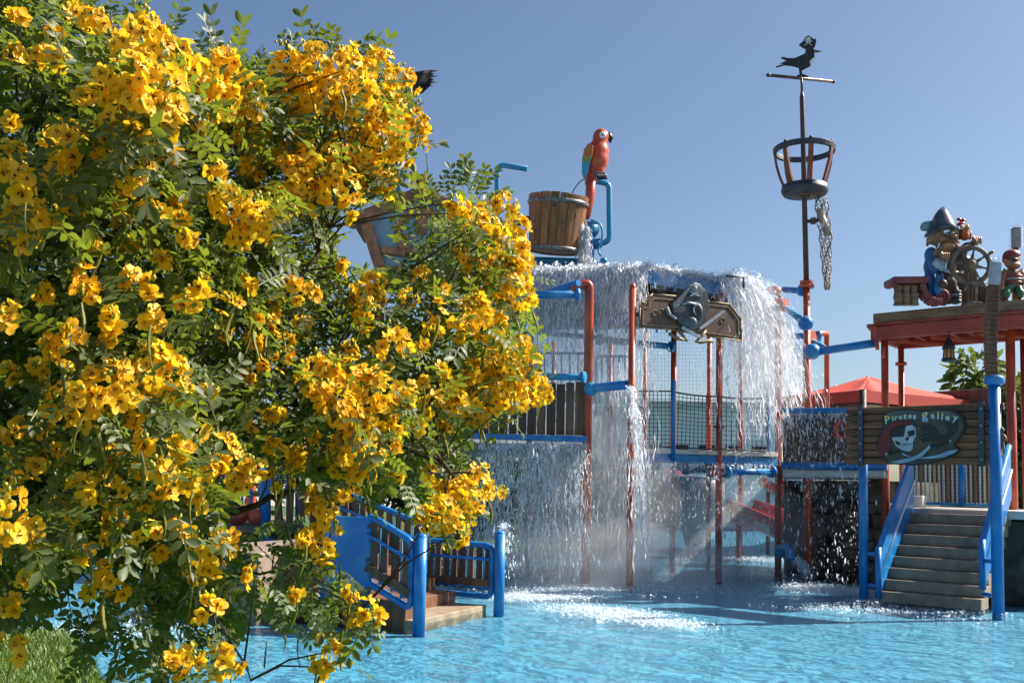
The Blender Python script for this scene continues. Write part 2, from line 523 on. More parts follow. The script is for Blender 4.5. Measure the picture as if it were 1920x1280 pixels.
# middle deck behind the net
zm = P(1300, 850, 18.9).z
mid = slab([xy(1196, 850, 18.6), xy(1456, 850, 20.2), (xy(1456, 850, 20.2)[0] + .6, 24.0), (xy(1196, 850, 18.6)[0], 23.5)], zm - .06, zm + .02, KERB, 'deck_floor')
MB().beam(P(1192, 856, 18.55), P(1456, 866, 20.1), .08, M(16, 19)).build('deck_beam', DECKB, tower, bevel=.01)
MB().beam(P(1192, 844, 18.52), P(1456, 852, 20.08), .10, M(9, 19)).build('kerb_strip', KERB, tower, bevel=.01)
# left deck behind the plank fence
zl = P(990, 826, 17.9).z
slab([xy(700, 826, 18.3), xy(1100, 826, 17.8), (xy(1100, 826, 17.8)[0] + .1, 22.6), (xy(700, 826, 18.3)[0], 22.8)], zl - .16, zl - .05, CONCRETE, 'deck_floor')
MB().beam(P(700, 812, 18.3), P(1100, 823, 17.75), .09, M(11, 18)).build('deck_beam', BLUE, tower, bevel=.01)
fence = MB().beam(P(700, 716, 18.3), P(1010, 707, 17.9), .06, M(12, 18)).build('plank_fence', BLUE, tower, bevel=.01)
k = 0
for i in range(22):
    px = 712 + i * 17.8
    if px > 1088: break
    Yq = 18.32 - (px - 700) / 400 * .5
    w = M(15.6 + random.uniform(-1.0, 1.0), Yq)
    a = P(px, 808 + (px - 700) * .02, Yq); c = P(px, 718 + random.uniform(-3, 3), Yq)
    MB().box((a.x, Yq, (a.z + c.z) / 2), (w, .035, c.z - a.z), random.uniform(-.02, .02)).build('plank', WOODDARK, fence, bevel=.006)
# right deck
zr = P(1560, 872, 18.6).z
rl0, rl1 = P(1468, 874, 19.3), P(1664, 874, 18.2)
slab([(rl0.x, rl0.y), (rl1.x, rl1.y), (rl1.x + 1.2, rl1.y + 3.4), (rl0.x + 1, rl0.y + 3.6)], zr - .22, zr - .03, KERB, 'deck_floor')
MB().tube([P(1466, 872, 19.25), P(1664, 874, 18.15)], M(7, 18.6), 12).build('deck_beam', BLUE, tower)
MB().beam(P(1472, 886, 19.3), P(1660, 888, 18.2), .08, M(12, 18.6)).build('kerb_strip', KERB, tower, bevel=.02)
rf_ = MB().tube([P(1466, 770, 19.25), P(1604, 771, 18.4)], M(6.5, 18.8), 12).build('plank_fence', BLUE, tower)
for i in range(8):
    px = 1478 + i * 17.5
    Yq = 19.2 - (px - 1466) / 138 * .85
    a = P(px, 866, Yq); c = P(px, 776, Yq)
    MB().box((a.x, Yq, (a.z + c.z) / 2), (M(17, Yq), .035, c.z - a.z), -.55).build('plank', WOODDARK, rf_, bevel=.006)
# blue bollard posts on the decks
for px, y0, y1, Yq in ((1262, 862, 716, 18.85), (1441, 860, 740, 20.0)):
    a = P(px, y0, Yq); c = P(px, y1, Yq); c = Vector((a.x, a.y, c.z))
    o = MB().tube([a, c], M(4.5, Yq), 12).build('rail_post', BLUE, tower)
    MB().ell(c, M(4.6, Yq)).build('cap', BLUE, o)
# rear guard rails and pale-blue tower behind the falling water
for px0, px1, y0, y1, Yq in ((1005, 1100, 662, 720, 23.5), (1118, 1182, 668, 716, 23.5)):
    g = MB()
    g.tube(bend([P(px0, y1 + 60, Yq), P(px0, y0, Yq), P(px1, y0, Yq), P(px1, y1 + 60, Yq)], .12), .03, 8)
    ra = g.build('guard_rail', BLUEPALE, tower)
    for q in range(1, 6):
        px = px0 + (px1 - px0) * q / 6
        MB().tube([P(px, y0, Yq), P(px, y1 + 40, Yq)], .018, 6).build('baluster', BLUEPALE, ra)
GREYB = mat('pale grey blue panel', (0.30, 0.40, 0.50), (0.36, 0.45, 0.54), 1.5, 0.5)
slab([xy(1000, 730, 23.4), xy(1190, 730, 23.4), xy(1200, 730, 25.5), xy(1000, 730, 25.5)], P(1100, 742, 23.4).z, P(1100, 733, 23.4).z, GREYB, 'rear_deck')
MB().tube([P(1000, 622, 22.8), P(1186, 640, 22.4)], .06, 10).build('rear_rail', BLUEPALE, tower)

# ---- nets (cords joined: too fine to pick apart)
def net(name, c00, c10, c01, c11, nu, nv, r, m, parent=tower, sag=0.0, border=True):
    """c00, c10 lower corners, c01, c11 upper corners"""
    b = MB()
    def q(u, v):
        p = (c00 * (1 - u) + c10 * u) * (1 - v) + (c01 * (1 - u) + c11 * u) * v
        return p - Vector((0, 0, sag * 4 * u * (1 - u) * v))
    for i in range(nu + 1):
        u = i / nu
        pts = [q(u, v / 4) + Vector((0, .004 * math.sin(i * 3 + v), 0)) for v in range(5)]
        for a, c in zip(pts[:-1], pts[1:]): b.beam(a, c, r, r)
    for j in range(nv + 1):
        v = j / nv
        pts = [q(u / 6, v) for u in range(7)]
        for a, c in zip(pts[:-1], pts[1:]): b.beam(a, c, r, r)
    if border:
        for v in (0, 1):
            b.tube([q(u / 8, v) for u in range(9)], r * 1.7, 6)
    return b.build(name, m, parent, kind='stuff')
net('rope_net', P(1196, 838, 18.7), P(1262, 838, 18.85), P(1196, 733, 18.7), P(1262, 733, 18.85), 9, 14, .009, ROPE)
net('rope_net', P(1262, 838, 18.85), P(1346, 842, 19.2), P(1266, 735, 18.85), P(1346, 743, 19.2), 11, 14, .010, ROPE, sag=.02)
net('rope_net', P(1352, 842, 19.2), P(1438, 845, 19.9), P(1352, 744, 19.2), P(1438, 746, 19.9), 9, 11, .011, ROPE, sag=.02)
net('backdrop_net', P(1200, 735, 22.6), P(1345, 735, 22.8), P(1200, 610, 22.6), P(1345, 610, 22.8), 22, 18, .005, WHITE, border=False)
net('pool_net', P(948, 1066, 22.2), P(1092, 1070, 21.6), P(948, 985, 22.2), P(1092, 990, 21.6), 26, 12, .011, ROPEPALE)

# ---- rock work under the right deck
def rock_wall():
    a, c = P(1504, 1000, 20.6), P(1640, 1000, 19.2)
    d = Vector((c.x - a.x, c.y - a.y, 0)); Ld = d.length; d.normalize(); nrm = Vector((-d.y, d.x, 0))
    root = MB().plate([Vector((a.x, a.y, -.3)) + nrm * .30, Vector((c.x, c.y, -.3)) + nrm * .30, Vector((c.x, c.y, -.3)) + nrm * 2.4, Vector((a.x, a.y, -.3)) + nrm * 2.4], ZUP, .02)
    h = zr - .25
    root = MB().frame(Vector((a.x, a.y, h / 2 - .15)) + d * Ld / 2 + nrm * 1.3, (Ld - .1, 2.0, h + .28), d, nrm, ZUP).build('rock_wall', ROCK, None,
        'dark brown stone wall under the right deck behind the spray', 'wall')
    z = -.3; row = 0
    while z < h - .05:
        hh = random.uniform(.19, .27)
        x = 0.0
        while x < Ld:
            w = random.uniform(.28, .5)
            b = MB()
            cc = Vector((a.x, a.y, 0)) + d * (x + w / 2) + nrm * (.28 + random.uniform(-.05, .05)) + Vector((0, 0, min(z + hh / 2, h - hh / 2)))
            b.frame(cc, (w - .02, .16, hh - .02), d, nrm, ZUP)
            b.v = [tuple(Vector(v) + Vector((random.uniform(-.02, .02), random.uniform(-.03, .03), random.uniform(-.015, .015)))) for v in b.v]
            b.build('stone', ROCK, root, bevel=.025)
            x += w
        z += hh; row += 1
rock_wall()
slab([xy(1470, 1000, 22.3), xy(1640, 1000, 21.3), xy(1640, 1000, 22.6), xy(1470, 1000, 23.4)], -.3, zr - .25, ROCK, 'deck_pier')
# blue spray nozzle low on post E
noz = MB().tube(bend([P(1462, 1028, 20.0), P(1480, 1026, 19.6), P(1483, 1050, 19.5)], .12), M(8.5, 19.8), 14).build('spray_nozzle', BLUE, tower)
MB().ell(P(1463, 1034, 20.0), M(11, 20)).build('ball_joint', BLUE, noz)
# red turning wheel on the right fence
MB().torus(P(1577, 806, 18.4), M(15, 18.4), M(4.5, 18.4), Vector((.55, -.83, 0))).build('play_wheel', REDSLIDE, tower)

# ------------------------------------------------------------------ mast, crow's nest and weathervane
YM = 19.6
mast = thing('mast', Vector((P(1516, 800, YM).x, YM, 0)), 'tall brown mast rising over a red flanged pipe with a crow\'s nest basket', 'mast')
m0 = P(1518, 800, YM); mtop = P(1503, 143, YM)
base = Vector((m0.x, YM, -.3))
q530 = P(1512, 530, YM); q182 = P(1504, 182, YM); q172 = P(1503.6, 172, YM)
lower = MB().tube([base, q530], M(6.2, YM), 16).build('lower_pole', RED, mast)
MB().lathe([(M(12, YM), -.035), (M(12, YM), .035)], q530, 18).build('flange', RED, lower)
MB().lathe([(M(14.5, YM), -.03), (M(14.5, YM), .03)], P(1512, 537, YM), 18).build('flange', RED, lower)
MB().tube([q530, q182, q172], [M(5.2, YM), M(4.6, YM), M(2.4, YM)], 16).build('upper_pole', BROWNPIPE, mast)
MB().tube([q172, mtop], M(2.4, YM), 10).build('tip_rod', BROWNPIPE, mast)
bar = MB().tube([P(1441, 141, YM - .4), P(1562, 153, YM + .4)], M(3, YM), 10).build('cross_bar', BROWNPIPE, mast)
for px, py, dy in ((1441, 141, -.4), (1562, 153, .4)):
    MB().ell(P(px, py, YM + dy), (M(5, YM), M(4, YM), M(4, YM))).build('bar_end', IRON, bar)
NEST = mat('slate painted wood', (0.02, 0.025, 0.036), (0.05, 0.058, 0.075), 5, 0.5, 0.25, 30)
ncx = 1508
ct = P(ncx, 282, YM); cb = P(ncx + 1, 353, YM)
nest = MB()
Rt, Rb = M(55, YM), M(43, YM)
hh = M(9, YM)
nest.lathe([(Rb * .25, M(-13, YM)), (Rb * .90, M(-13, YM)), (Rb * .93, M(-12.6, YM)), (Rb * .99, M(-9, YM)), (Rb, M(-8.4, YM)), (Rb * 1.03, M(-2, YM)), (Rb * .98, M(-1, YM)), (Rb * 1.0, M(4, YM)), (Rb * .98, M(4.6, YM)), (Rb * .3, M(5, YM))], cb, 36)
nst = nest.build('nest_base', NEST, mast)
rim_ = MB().lathe([(Rt * .94, M(-5, YM)), (Rt * 1.04, M(-5.5, YM)), (Rt * 1.07, M(4, YM)), (Rt * 1.04, M(5.5, YM)), (Rt * .95, M(5, YM)), (Rt * .93, M(-4.6, YM)), (Rt * .94, M(-5, YM))], ct, 44)
rim_.f = [f for f in rim_.f if len(f) == 4]; rim_.sm = [False] * len(rim_.f)
rim_.build('nest_rim', NEST, mast, bevel=.008)
for k in range(7):
    a = 2 * math.pi * (k + .18) / 7
    d = Vector((math.cos(a), math.sin(a), 0))
    pts = [cb + d * (Rb * .88) + Vector((0, 0, M(4, YM)))]
    for t in (.3, .6, .85, 1.0):
        rr = Rb * .88 + (Rt * .99 - Rb * .88) * math.sin(t * math.pi / 2)
        pts.append(Vector((ct.x, ct.y, 0)) + d * rr + Vector((0, 0, cb.z + M(4, YM) + (ct.z - cb.z - M(4, YM)) * t)))
    rib = MB()
    for u, v in zip(pts[:-1], pts[1:]): rib.beam(u, v, M(9, YM), M(4.5, YM), d)
    rb_ = rib.build('nest_rib', RIBWOOD, mast)
    MB().ell(pts[-1] + Vector((0, 0, M(6.5, YM))), M(3.6, YM)).build('rib_knob', NEST, rb_)
MB().torus(cb - Vector((0, 0, M(13.5, YM))), M(13, YM), M(2.5, YM), None, 20, 6).build('nest_collar', WOODGREY, mast)
# side arm with a stub of pale tube and a hanging net
arm = MB().tube([P(1513, 415, YM), P(1534, 413, YM)], M(3.4, YM), 10).build('side_arm', BROWNPIPE, mast)
for px in (1523, 1527): MB().lathe([(M(7, YM), -.02), (M(7, YM), .02)], P(px, 414, YM), 12, Vector((1, 0, 0))).build('flange', WOODGREY, arm)
MB().tube([P(1535, 392, YM), P(1554, 441, YM - .1)], M(6.5, YM), 12).build('pale_tube', mat('pale pink grey tube', (0.5, 0.42, 0.4), (0.38, 0.3, 0.28), 6, 0.5), mast)
def hanging_net():
    b = MB()
    W = [(372, 1540, 24), (400, 1542, 22), (440, 1548, 22), (480, 1549, 18), (520, 1551, 13), (540, 1551, 8)]
    rows = 22
    def at(v, u):
        y = 368 + v * (543 - 368)
        for (ya, ca, wa), (yb, cb_, wb) in zip(W[:-1], W[1:]):
            if y <= yb or yb == W[-1][0]:
                t = (y - ya) / (yb - ya); break
        c = ca + (cb_ - ca) * t; w = wa + (wb - wa) * t
        return P(c + (u - .5) * w, y, YM - .05 + .16 * math.sin(u * 7 + v * 9))
    for i in range(6):
        pts = [at(v / rows, (i + .45 * math.sin(v * 1.7 + i * 2)) / 5) for v in range(rows + 1)]
        b.tube(pts, .013, 5)
    for j in range(1, rows):
        pts = [at((j + .3 * math.sin(i * 3 + j)) / rows, i / 5) for i in range(6)]
        b.tube(pts, .011, 5)
    return b.build('climbing_net', ROPEPALE, None, 'bunched pale rope net hanging below the crow\'s nest', 'net', kind=None)
hanging_net()
# the bird-shaped weathervane: a cut metal sheet, as in the photograph
Yv = YM - .06
vane = thing('weathervane', P(1503, 143, YM), 'black cut metal bird weathervane wearing a skull hat on the mast top', 'weathervane')
def z2(ox, oy, sc, pts): return [(ox + x / sc, oy + y / sc) for x, y in pts]
S2 = 1280 / 220
bird = z2(1400, 40, S2, [(320, 495), (410, 465), (365, 462), (440, 430), (378, 405), (380, 390), (450, 405), (520, 405), (600, 370), (640, 350), (645, 300), (660, 285), (720, 290), (735, 320), (760, 318), (815, 330), (765, 340), (735, 345), (742, 400), (725, 450), (690, 495), (640, 520), (600, 540), (603, 575), (670, 600), (670, 612), (550, 605), (548, 590), (580, 585), (570, 510), (500, 490), (410, 482), (325, 507)])
MB().plate([P(x, y, Yv) for x, y in bird], (0, 1, 0), .03).build('bird_sheet', BLACK, vane)
hat = z2(1400, 40, S2, [(572, 258), (620, 215), (640, 175), (670, 160), (705, 180), (725, 200), (755, 198), (755, 235), (742, 285), (715, 300), (640, 300), (610, 285)])
MB().plate([P(x, y, Yv) for x, y in hat], (0, 1, 0), .05).build('hat_sheet', BLACK, vane)
breast = z2(1400, 40, S2, [(735, 390), (742, 410), (725, 450), (700, 480), (685, 440), (715, 410)])
MB().plate([P(x, y, Yv - .02) for x, y in breast], (0, 1, 0), .016).build('breast_patch', WHITE, vane)
cheek = z2(1400, 40, S2, [(725, 305), (760, 315), (765, 335), (735, 345)])
MB().plate([P(x, y, Yv - .02) for x, y in cheek], (0, 1, 0), .016).build('cheek_patch', WOODGREY, vane)
GREYW = mat('grey white print', (0.45, 0.46, 0.48), None, rough=0.5)
MB().ell(P(1400 + 672 / S2, 40 + 200 / S2, Yv - .028), (M(5.5, YM), .008, M(5.5, YM))).build('skull_print', GREYW, vane)
for s_ in (-1, 1):
    MB().beam(P(1400 + (672 - 40 * s_) / S2, 40 + 215 / S2, Yv - .032), P(1400 + (672 + 40 * s_) / S2, 40 + 262 / S2, Yv - .032), .008, M(2, YM), Vector((0, 0, 1))).build('bone_print', GREYW, vane)

# ------------------------------------------------------------------ pipes between mast, posts and pavilion
_, F0, F1 = post(1552, 1062, 624, 0.125, m=RED, elbow=P(1541, 625, 20.6) + Vector((-.08, .1, 0)))
pipe(P(1470, 543, 20.2), P(1506, 545, YM), .08, ends=(False, True))
MB().lathe([(.13, -.05), (.13, .05)], P(1470, 572, 20.2), 16, Vector((.7, -.7, 0))).build('flange', RED, tower)
pipe(P(1474, 578, 20.1), P(1511, 606, 19.35), .085, m=BLUEPALE, ends=(False, True))
MB().ell(P(1511, 606, 19.35), .15).build('ball_joint', BLUE, tower)
pipe(P(1470, 630, 20.9), P(1540, 630, 20.7), .085)
MB().lathe([(.14, -.05), (.14, .05)], P(1521, 633, 19.7), 16, Vector((.7, -.7, 0))).build('flange', RED, tower)
pipe(P(1524, 640, 19.7), P(1548, 654, 19.2), .08, m=BLUEPALE, ends=(False, False))
pipe(P(1526, 660, 19.2), P(1648, 642, 18.75), .10, ends=(False, True), fm=RED)
MB().ell(P(1523, 659, 19.2), .16).build('ball_joint', BLUE, tower)
MB().tube([P(1545, 738, 20.4), P(1550, 738, 20.4)], .1, 12).build('pipe_stub', RED, tower)

# ------------------------------------------------------------------ the bucket that tips over the roof, its frame and the parrot
YB = 20.0
frame_l = MB().tube(bend([P(932, 560, YB), P(932, 308, YB), P(990, 317, YB - .3)], .2), M(5.2, YB), 14).build('gooseneck_pipe', BLUEPALE, tower)
MB().tube([P(968, 560, YB), P(968, 400, YB)], M(5, YB), 12).build('bucket_stand', BLUE, tower)
MB().lathe([(.10, -.04), (.10, .04)], P(974, 414, YB), 14, Vector((1, 0, 0))).build('bearing', IRON, tower)
MB().tube([P(970, 407, YB), P(1000, 409, YB)], M(3.5, YB), 10).build('axle', RIBWOOD, tower)
g2 = bend([P(1097, 342, YB), P(1122, 340, YB), P(1142, 345, YB), P(1143, 452, YB), P(1120, 458, YB)], .16)
MB().tube(g2, M(5.4, YB), 14).build('gooseneck_pipe', BLUEPALE, tower)
MB().tube([P(1108, 500, YB), P(1110, 430, YB)], M(6, YB), 12).build('bucket_stand', BLUE, tower)
MB().ell(P(1110, 431, YB), (M(14, YB), M(12, YB), M(14, YB))).build('bearing', BLUE, tower)
MB().lathe([(M(15, YB), -.1), (M(15, YB), .1)], P(1108, 430, YB), 16, Vector((1, .2, 0))).build('bearing_disc', BLUEPALE, tower)
MB().lathe([(M(10, YB), -.08), (M(10, YB), .08)], P(1119, 457, YB), 14, Vector((1, 0, .2))).build('bearing_disc', BLUE, tower)
MB().tube(bend([P(1108, 412, YB - .2), P(1128, 420, YB - .2), P(1130, 448, YB - .2), P(1120, 468, YB - .2), P(1127, 480, YB - .2)], .15), .022, 6).build('hose', BLUEPALE, tower)
vb = MB().tube([P(1119, 497, YB - .3), P(1142, 497, YB - .3)], M(6, YB), 12).build('valve_body', BLUE, tower)
MB().ell(P(1132, 489, YB - .3), M(7, YB)).build('valve_knob', BLUEPALE, vb)
MB().tube([P(1000, 489, YB), P(1105, 493, YB)], M(8, YB), 14).build('roof_pipe', BLUEPALE, tower)
MB().ell(P(1001, 492, YB - .2), M(11, YB)).build('ball_joint', BLUE, tower)

def bucket():
    root = thing('tipping_bucket', P(1045, 480, YB), 'wooden stave tipping bucket with two dark hoops above the roof', 'bucket')
    bot = P(1039, 474, YB); top = P(1047.5, 372, YB)
    ax = (top - bot).normalized()
    ax = (ax + Vector((0, -.12, 0))).normalized()
    H = (top - bot).length
    r0, r1 = M(48, YB), M(57.5, YB)
    e1 = Vector((1, 0, 0)); e1 = (e1 - ax * e1.dot(ax)).normalized(); e2 = ax.cross(e1)
    n = 20
    for k in range(n):
        a0 = 2 * math.pi * (k + .035) / n; a1 = 2 * math.pi * (k + .965) / n
        vs = []; 
        dz = random.uniform(-.012, .012); dr = random.uniform(-.006, .006)
        for (r, z) in ((r0, 0), (r1, H + dz)):
            for th in (0, -.05):
                for a in (a0, (a0 + a1) / 2, a1):
                    vs.append(bot + ax * z + (e1 * math.cos(a) + e2 * math.sin(a)) * (r + th + dr))
        b = MB()
        b.add(vs, [(0, 1, 7, 6), (1, 2, 8, 7), (4, 3, 9, 10), (5, 4, 10, 11), (6, 7, 10, 9), (7, 8, 11, 10), (1, 0, 3, 4), (2, 1, 4, 5), (0, 6, 9, 3), (2, 5, 11, 8)])
        b.build('stave', BUCKETWOOD, root, bevel=.006)
    b = MB(); b.lathe([(r0 * .97, .02), (r0 * .97, .07)], bot, 28, ax); b.build('bucket_bottom', BUCKETWOOD, root)
    HOOP = mat('wet dark hoop', (0.05, 0.055, 0.05), (0.25, 0.25, 0.24), 14, 0.3, 0.3, 40)
    for z in (.045, .87):
        r = r0 + (r1 - r0) * z
        b = MB()
        for i in range(40):
            pass
        b.lathe([(r + .004, H * z - .045), (r + .026, H * z - .04), (r + .028, H * z + .035), (r + .006, H * z + .042)], bot, 40, ax)
        b.f = [f for f in b.f if len(f) == 4]; b.sm = [True] * len(b.f)
        b.build('hoop', HOOP, root)
    for px, py in ((1037, 395), (1052, 425), (1004, 437), (1002, 420), (1076, 412)):
        q = P(px, py, YB); rel = q - bot; z = rel.dot(ax); r = r0 + (r1 - r0) * z / H
        xx = rel.dot(e1)
        yy = -math.sqrt(max(0, r * r - xx * xx)) if e2.y > 0 else math.sqrt(max(0, r * r - xx * xx))
        MB().ell(bot + ax * z + e1 * xx + e2 * yy, (.03, .02, .025)).build('knot', BLACK, root)
bucket()

def parrot():
    Y = YB - .12
    root = thing('parrot_statue', P(1118, 335, Y), 'red macaw statue with blue wing perched on the blue pipe', 'statue')
    PRED = mat('macaw red', (0.45, 0.04, 0.02), (0.55, 0.09, 0.02), 3, 0.32, 0.05, coat=.2)
    b = MB()
    for px, py, rx, rz in ((1127, 257, 16.5, 17), (1125, 270, 16.5, 18), (1121, 285, 22, 24), (1119, 300, 23.5, 25), (1116, 318, 19, 18), (1108, 334, 12, 15)):
        b.ell(P(px, py, Y), (M(rx, Y), M(rx * .95, Y), M(rz, Y)))
    b.build('body', PRED, root, remesh=.035)
    MB().tube([P(1109, 330, Y), P(1106, 370, Y), P(1103, 395, Y), P(1101, 411, Y)], [M(10, Y), M(9, Y), M(7, Y), M(4, Y)], 10).build('tail', PRED, root)
    for w, c, pts in (('wing_shoulder', mat('wing orange', (0.5, 0.16, 0.03), (0.42, 0.06, 0.02), 4, .4), [(1104, 268), (1113, 275), (1111, 294), (1099, 300), (1092, 298), (1095, 280)]),
                      ('wing_band', mat('wing yellow green', (0.35, 0.28, 0.05), (0.15, 0.22, 0.08), 4, .4), [(1111, 291), (1107, 302), (1092, 308), (1091, 294)]),
                      ('wing_tip', mat('wing blue', (0.03, 0.24, 0.42), (0.05, 0.34, 0.5), 4, .4), [(1108, 298), (1104, 318), (1096, 336), (1091, 326), (1091, 304)])):
        MB().plate([P(x, y, Y - .22 + (0.0 if w != 'wing_band' else -.012)) for x, y in pts], (0, 1, 0), .08).build(w, c, root, bevel=.02)
    BEAK = mat('beak black', (0.015, 0.015, 0.017), None, rough=.3)
    MB().tube([P(1134, 253, Y), P(1142, 255, Y), P(1146, 260, Y), P(1144, 268, Y)], [M(8, Y), M(7, Y), M(4.5, Y), M(1.5, Y)], 10).build('beak', BEAK, root)
    MB().ell(P(1138, 262, Y), (M(5, Y), M(5, Y), M(4, Y))).build('lower_beak', BEAK, root)
    e = MB().ell(P(1130, 253, Y - M(14, Y)), (M(6.5, Y), M(3.5, Y), M(7, Y))).build('eye_patch', WHITE, root)
    MB().ell(P(1130.5, 253, Y - M(17.6, Y)), (M(2, Y), M(1, Y), M(2, Y))).build('eye', BEAK, e)
    for px in (1119, 1128):
        f = MB()
        for k in range(3):
            f.tube([P(px + k * 3 - 2, 324, Y - .2), P(px + 1 + k * 3, 330, Y - .27), P(px + 3 + k * 3, 336, Y - .2)], [M(2.6, Y), M(3, Y), M(1.8, Y)], 6)
        f.build('foot', IRON, root)
    MB().tube([P(1098, 334, Y), P(1088, 340, Y), P(1078, 352, Y), P(1073, 362, Y)], .012, 5).build('plume_wire', IRON, root)
parrot()
# ------------------------------------------------------------------ the brown plaque on the roof edge
def plaque():
    root = thing('pirate_plaque', P(1290, 640, 18.0), 'brown gold-edged plaque with a grey pirate bust and crossed swords under the roof', 'sign')
    a = P(1198, 590, 17.55); c = P(1392, 610, 18.55)
    ex = Vector((c.x - a.x, c.y - a.y, 0)).normalized(); nr = Vector((ex.y, -ex.x, 0))   # nr towards the camera
    def at(px, py, off=0.0):
        d = ray(px, py); o = a + nr * off
        t = (o - CAM).dot(nr) / d.dot(nr)
        return CAM + d * t
    S = 8.0
    def z(pts, off=0.0): return [at(1180 + x / S, 500 + y / S, off) for x, y in pts]
    BR = mat('plaque brown', (0.13, 0.06, 0.036), (0.075, 0.036, 0.024), 6, .5, .2)
    GOLD = mat('dull gold trim', (0.30, 0.21, 0.10), (0.16, 0.11, 0.06), 8, .45, .2)
    out = [(160, 610), (160, 540), (250, 535), (255, 480), (350, 410), (700, 440), (1200, 520), (1500, 560), (1600, 690), (1680, 790), (1680, 1110), (1150, 1040), (700, 950), (150, 900)]
    MB().plate(z(out), nr, .07).build('board', BR, root, bevel=.012)
    inn = [(205, 620), (300, 605), (300, 540), (380, 470), (700, 500), (1200, 570), (1480, 600), (1580, 720), (1640, 810), (1640, 1055), (1150, 985), (700, 905), (205, 865)]
    for i in range(len(inn)):
        p, q = z([inn[i]], .04)[0], z([inn[(i + 1) % len(inn)]], .04)[0]
        MB().beam(p, q, .012, M(2.2, 18)).build('gold_line', GOLD, root)
    for i in range(len(out)):
        p, q = z([out[i]], .03)[0], z([out[(i + 1) % len(out)]], .03)[0]
        MB().tube([p, q], M(1.6, 18), 6).build('gold_edge', GOLD, root)
    for pts in ([(600, 1000), (680, 1060), (760, 1080), (860, 1110), (780, 1000), (720, 940)], [(1250, 1120), (1180, 1110), (1060, 1130), (1000, 1120), (1090, 1030), (1140, 960)]):
        MB().tube(z(pts, .03), M(3.6, 18), 8).build('scroll_foot', GOLD, root)
    for cx, cy in ((390, 690), (480, 670), (1400, 800)):
        q = at(1180 + cx / S, 500 + cy / S, .04)
        MB().torus(q, M(5, 18), M(.9, 18), nr, 16, 5).build('curl_ornament', GOLD, root)
    SLATE = mat('slate grey relief', (0.13, 0.16, 0.18), (0.05, 0.06, 0.075), 9, .4, .3)
    PALE = mat('pale grey relief', (0.36, 0.40, 0.44), (0.2, 0.23, 0.26), 9, .4, .3)
    DARK = mat('near black relief', (0.02, 0.022, 0.027), (0.045, 0.048, 0.055), 9, .4, .3)
    MB().plate(z([(600, 570), (760, 420), (880, 290), (960, 235), (1050, 260), (1130, 360), (1180, 500), (1190, 640), (1150, 800), (1060, 930), (900, 960), (740, 860), (650, 720)], .06), nr, .06).build('bust', DARK, root, bevel=.015)
    MB().plate(z([(640, 560), (780, 420), (890, 300), (900, 360), (800, 500), (740, 600), (660, 640)], .10), nr, .04).build('hat_flap', SLATE, root, bevel=.01)
    MB().plate(z([(890, 280), (980, 250), (1060, 290), (1110, 380), (1080, 460), (920, 440)], .10), nr, .03).build('hat_front', SLATE, root, bevel=.01)
    MB().ell(at(1180 + 975 / S, 500 + 325 / S, .13), (M(6, 18), M(3, 18), M(6, 18))).build('hat_skull', PALE, root)
    for sx in (-1, 1):
        MB().beam(at(1180 + (975 - 70 * sx) / S, 500 + 370 / S, .125), at(1180 + (975 + 70 * sx) / S, 500 + 440 / S, .125), .02, M(2, 18)).build('hat_bone', PALE, root)
    MB().ell(at(1180 + 960 / S, 500 + 680 / S, .10), (M(19, 18), M(4.5, 18), M(21, 18))).build('face', DARK, root)
    MB().torus(at(1180 + 1030 / S, 500 + 650 / S, .145), M(10, 18), M(1.6, 18), nr, 20, 6).build('eye_ring', PALE, root)
    MB().ell(at(1180 + 900 / S, 500 + 830 / S, .12), (M(15, 18), M(4, 18), M(11, 18))).build('beard', SLATE, root)
    MB().tube(z([(800, 560), (900, 540), (1000, 560)], .15), M(2.6, 18), 6).build('hat_brim', PALE, root)
    MB().beam(at(1180 + 790 / S, 500 + 910 / S, .12), at(1180 + 1060 / S, 500 + 1055 / S, .12), .03, M(6, 18)).build('sword_blade', PALE, root)
    MB().beam(at(1180 + 1060 / S, 500 + 930 / S, .14), at(1180 + 1420 / S, 500 + 660 / S, .12), .03, M(5, 18)).build('sword_blade', PALE, root)
    MB().tube(z([(560, 600), (600, 700), (700, 790)], .1), M(3, 18), 6).build('sword_hilt', PALE, root)
    # brackets to the posts
    for q in (B1,):
        MB().beam(Vector((B0.x, B0.y, at(1200, 590).z)), at(1203, 590, -.03), .05, .08).build('bracket', IRON, root)
    MB().beam(Vector((D0.x, D0.y, at(1350, 600).z)), at(1352, 600, -.03), .05, .08).build('bracket', IRON, root)
plaque()

# ------------------------------------------------------------------ the stone steps on the right
SE = Vector((.766, -.643, 0)); SN = Vector((.643, .766, 0))        # along a step, up the stairs
BL = G(1648, 1128)
STW, RISE, RUN, NST = 1.52, .175, .205, 8
stairs = thing('stone_staircase', BL + SE * STW / 2, 'grey stone steps with blue side panels below the hanging sign', 'staircase')
for i in range(NST):
    c = BL + SE * (STW / 2) + SN * (RUN * (i + .5) + .1) + Vector((0, 0, RISE * (i + 1) - RISE / 2))
    MB().frame(c, (STW, RUN + .2, RISE - .004 * 1), SE, SN, ZUP).build('step', CONCRETE, stairs, bevel=.012)
LZ = RISE * NST
c = BL + SE * (STW / 2 + .25) + SN * (RUN * NST + 1.25)
MB().frame(c + Vector((0, 0, LZ + .01)), (STW + 1.2, 2.5, .14), SE, SN, ZUP).build('landing', KERB, stairs, bevel=.02)
MB().frame(c + Vector((0, 0, LZ / 2 - .1)) + SN * .2, (STW + 1.0, 2.2, LZ), SE, SN, ZUP).build('landing_base', ROCK, stairs)
bk = P(1719, 946, 17.6)
MB().frame(Vector((bk.x, bk.y, LZ + .19)) , (.26, .2, .2), SE, SN, ZUP).build('stone_block', KERB, stairs, bevel=.02)
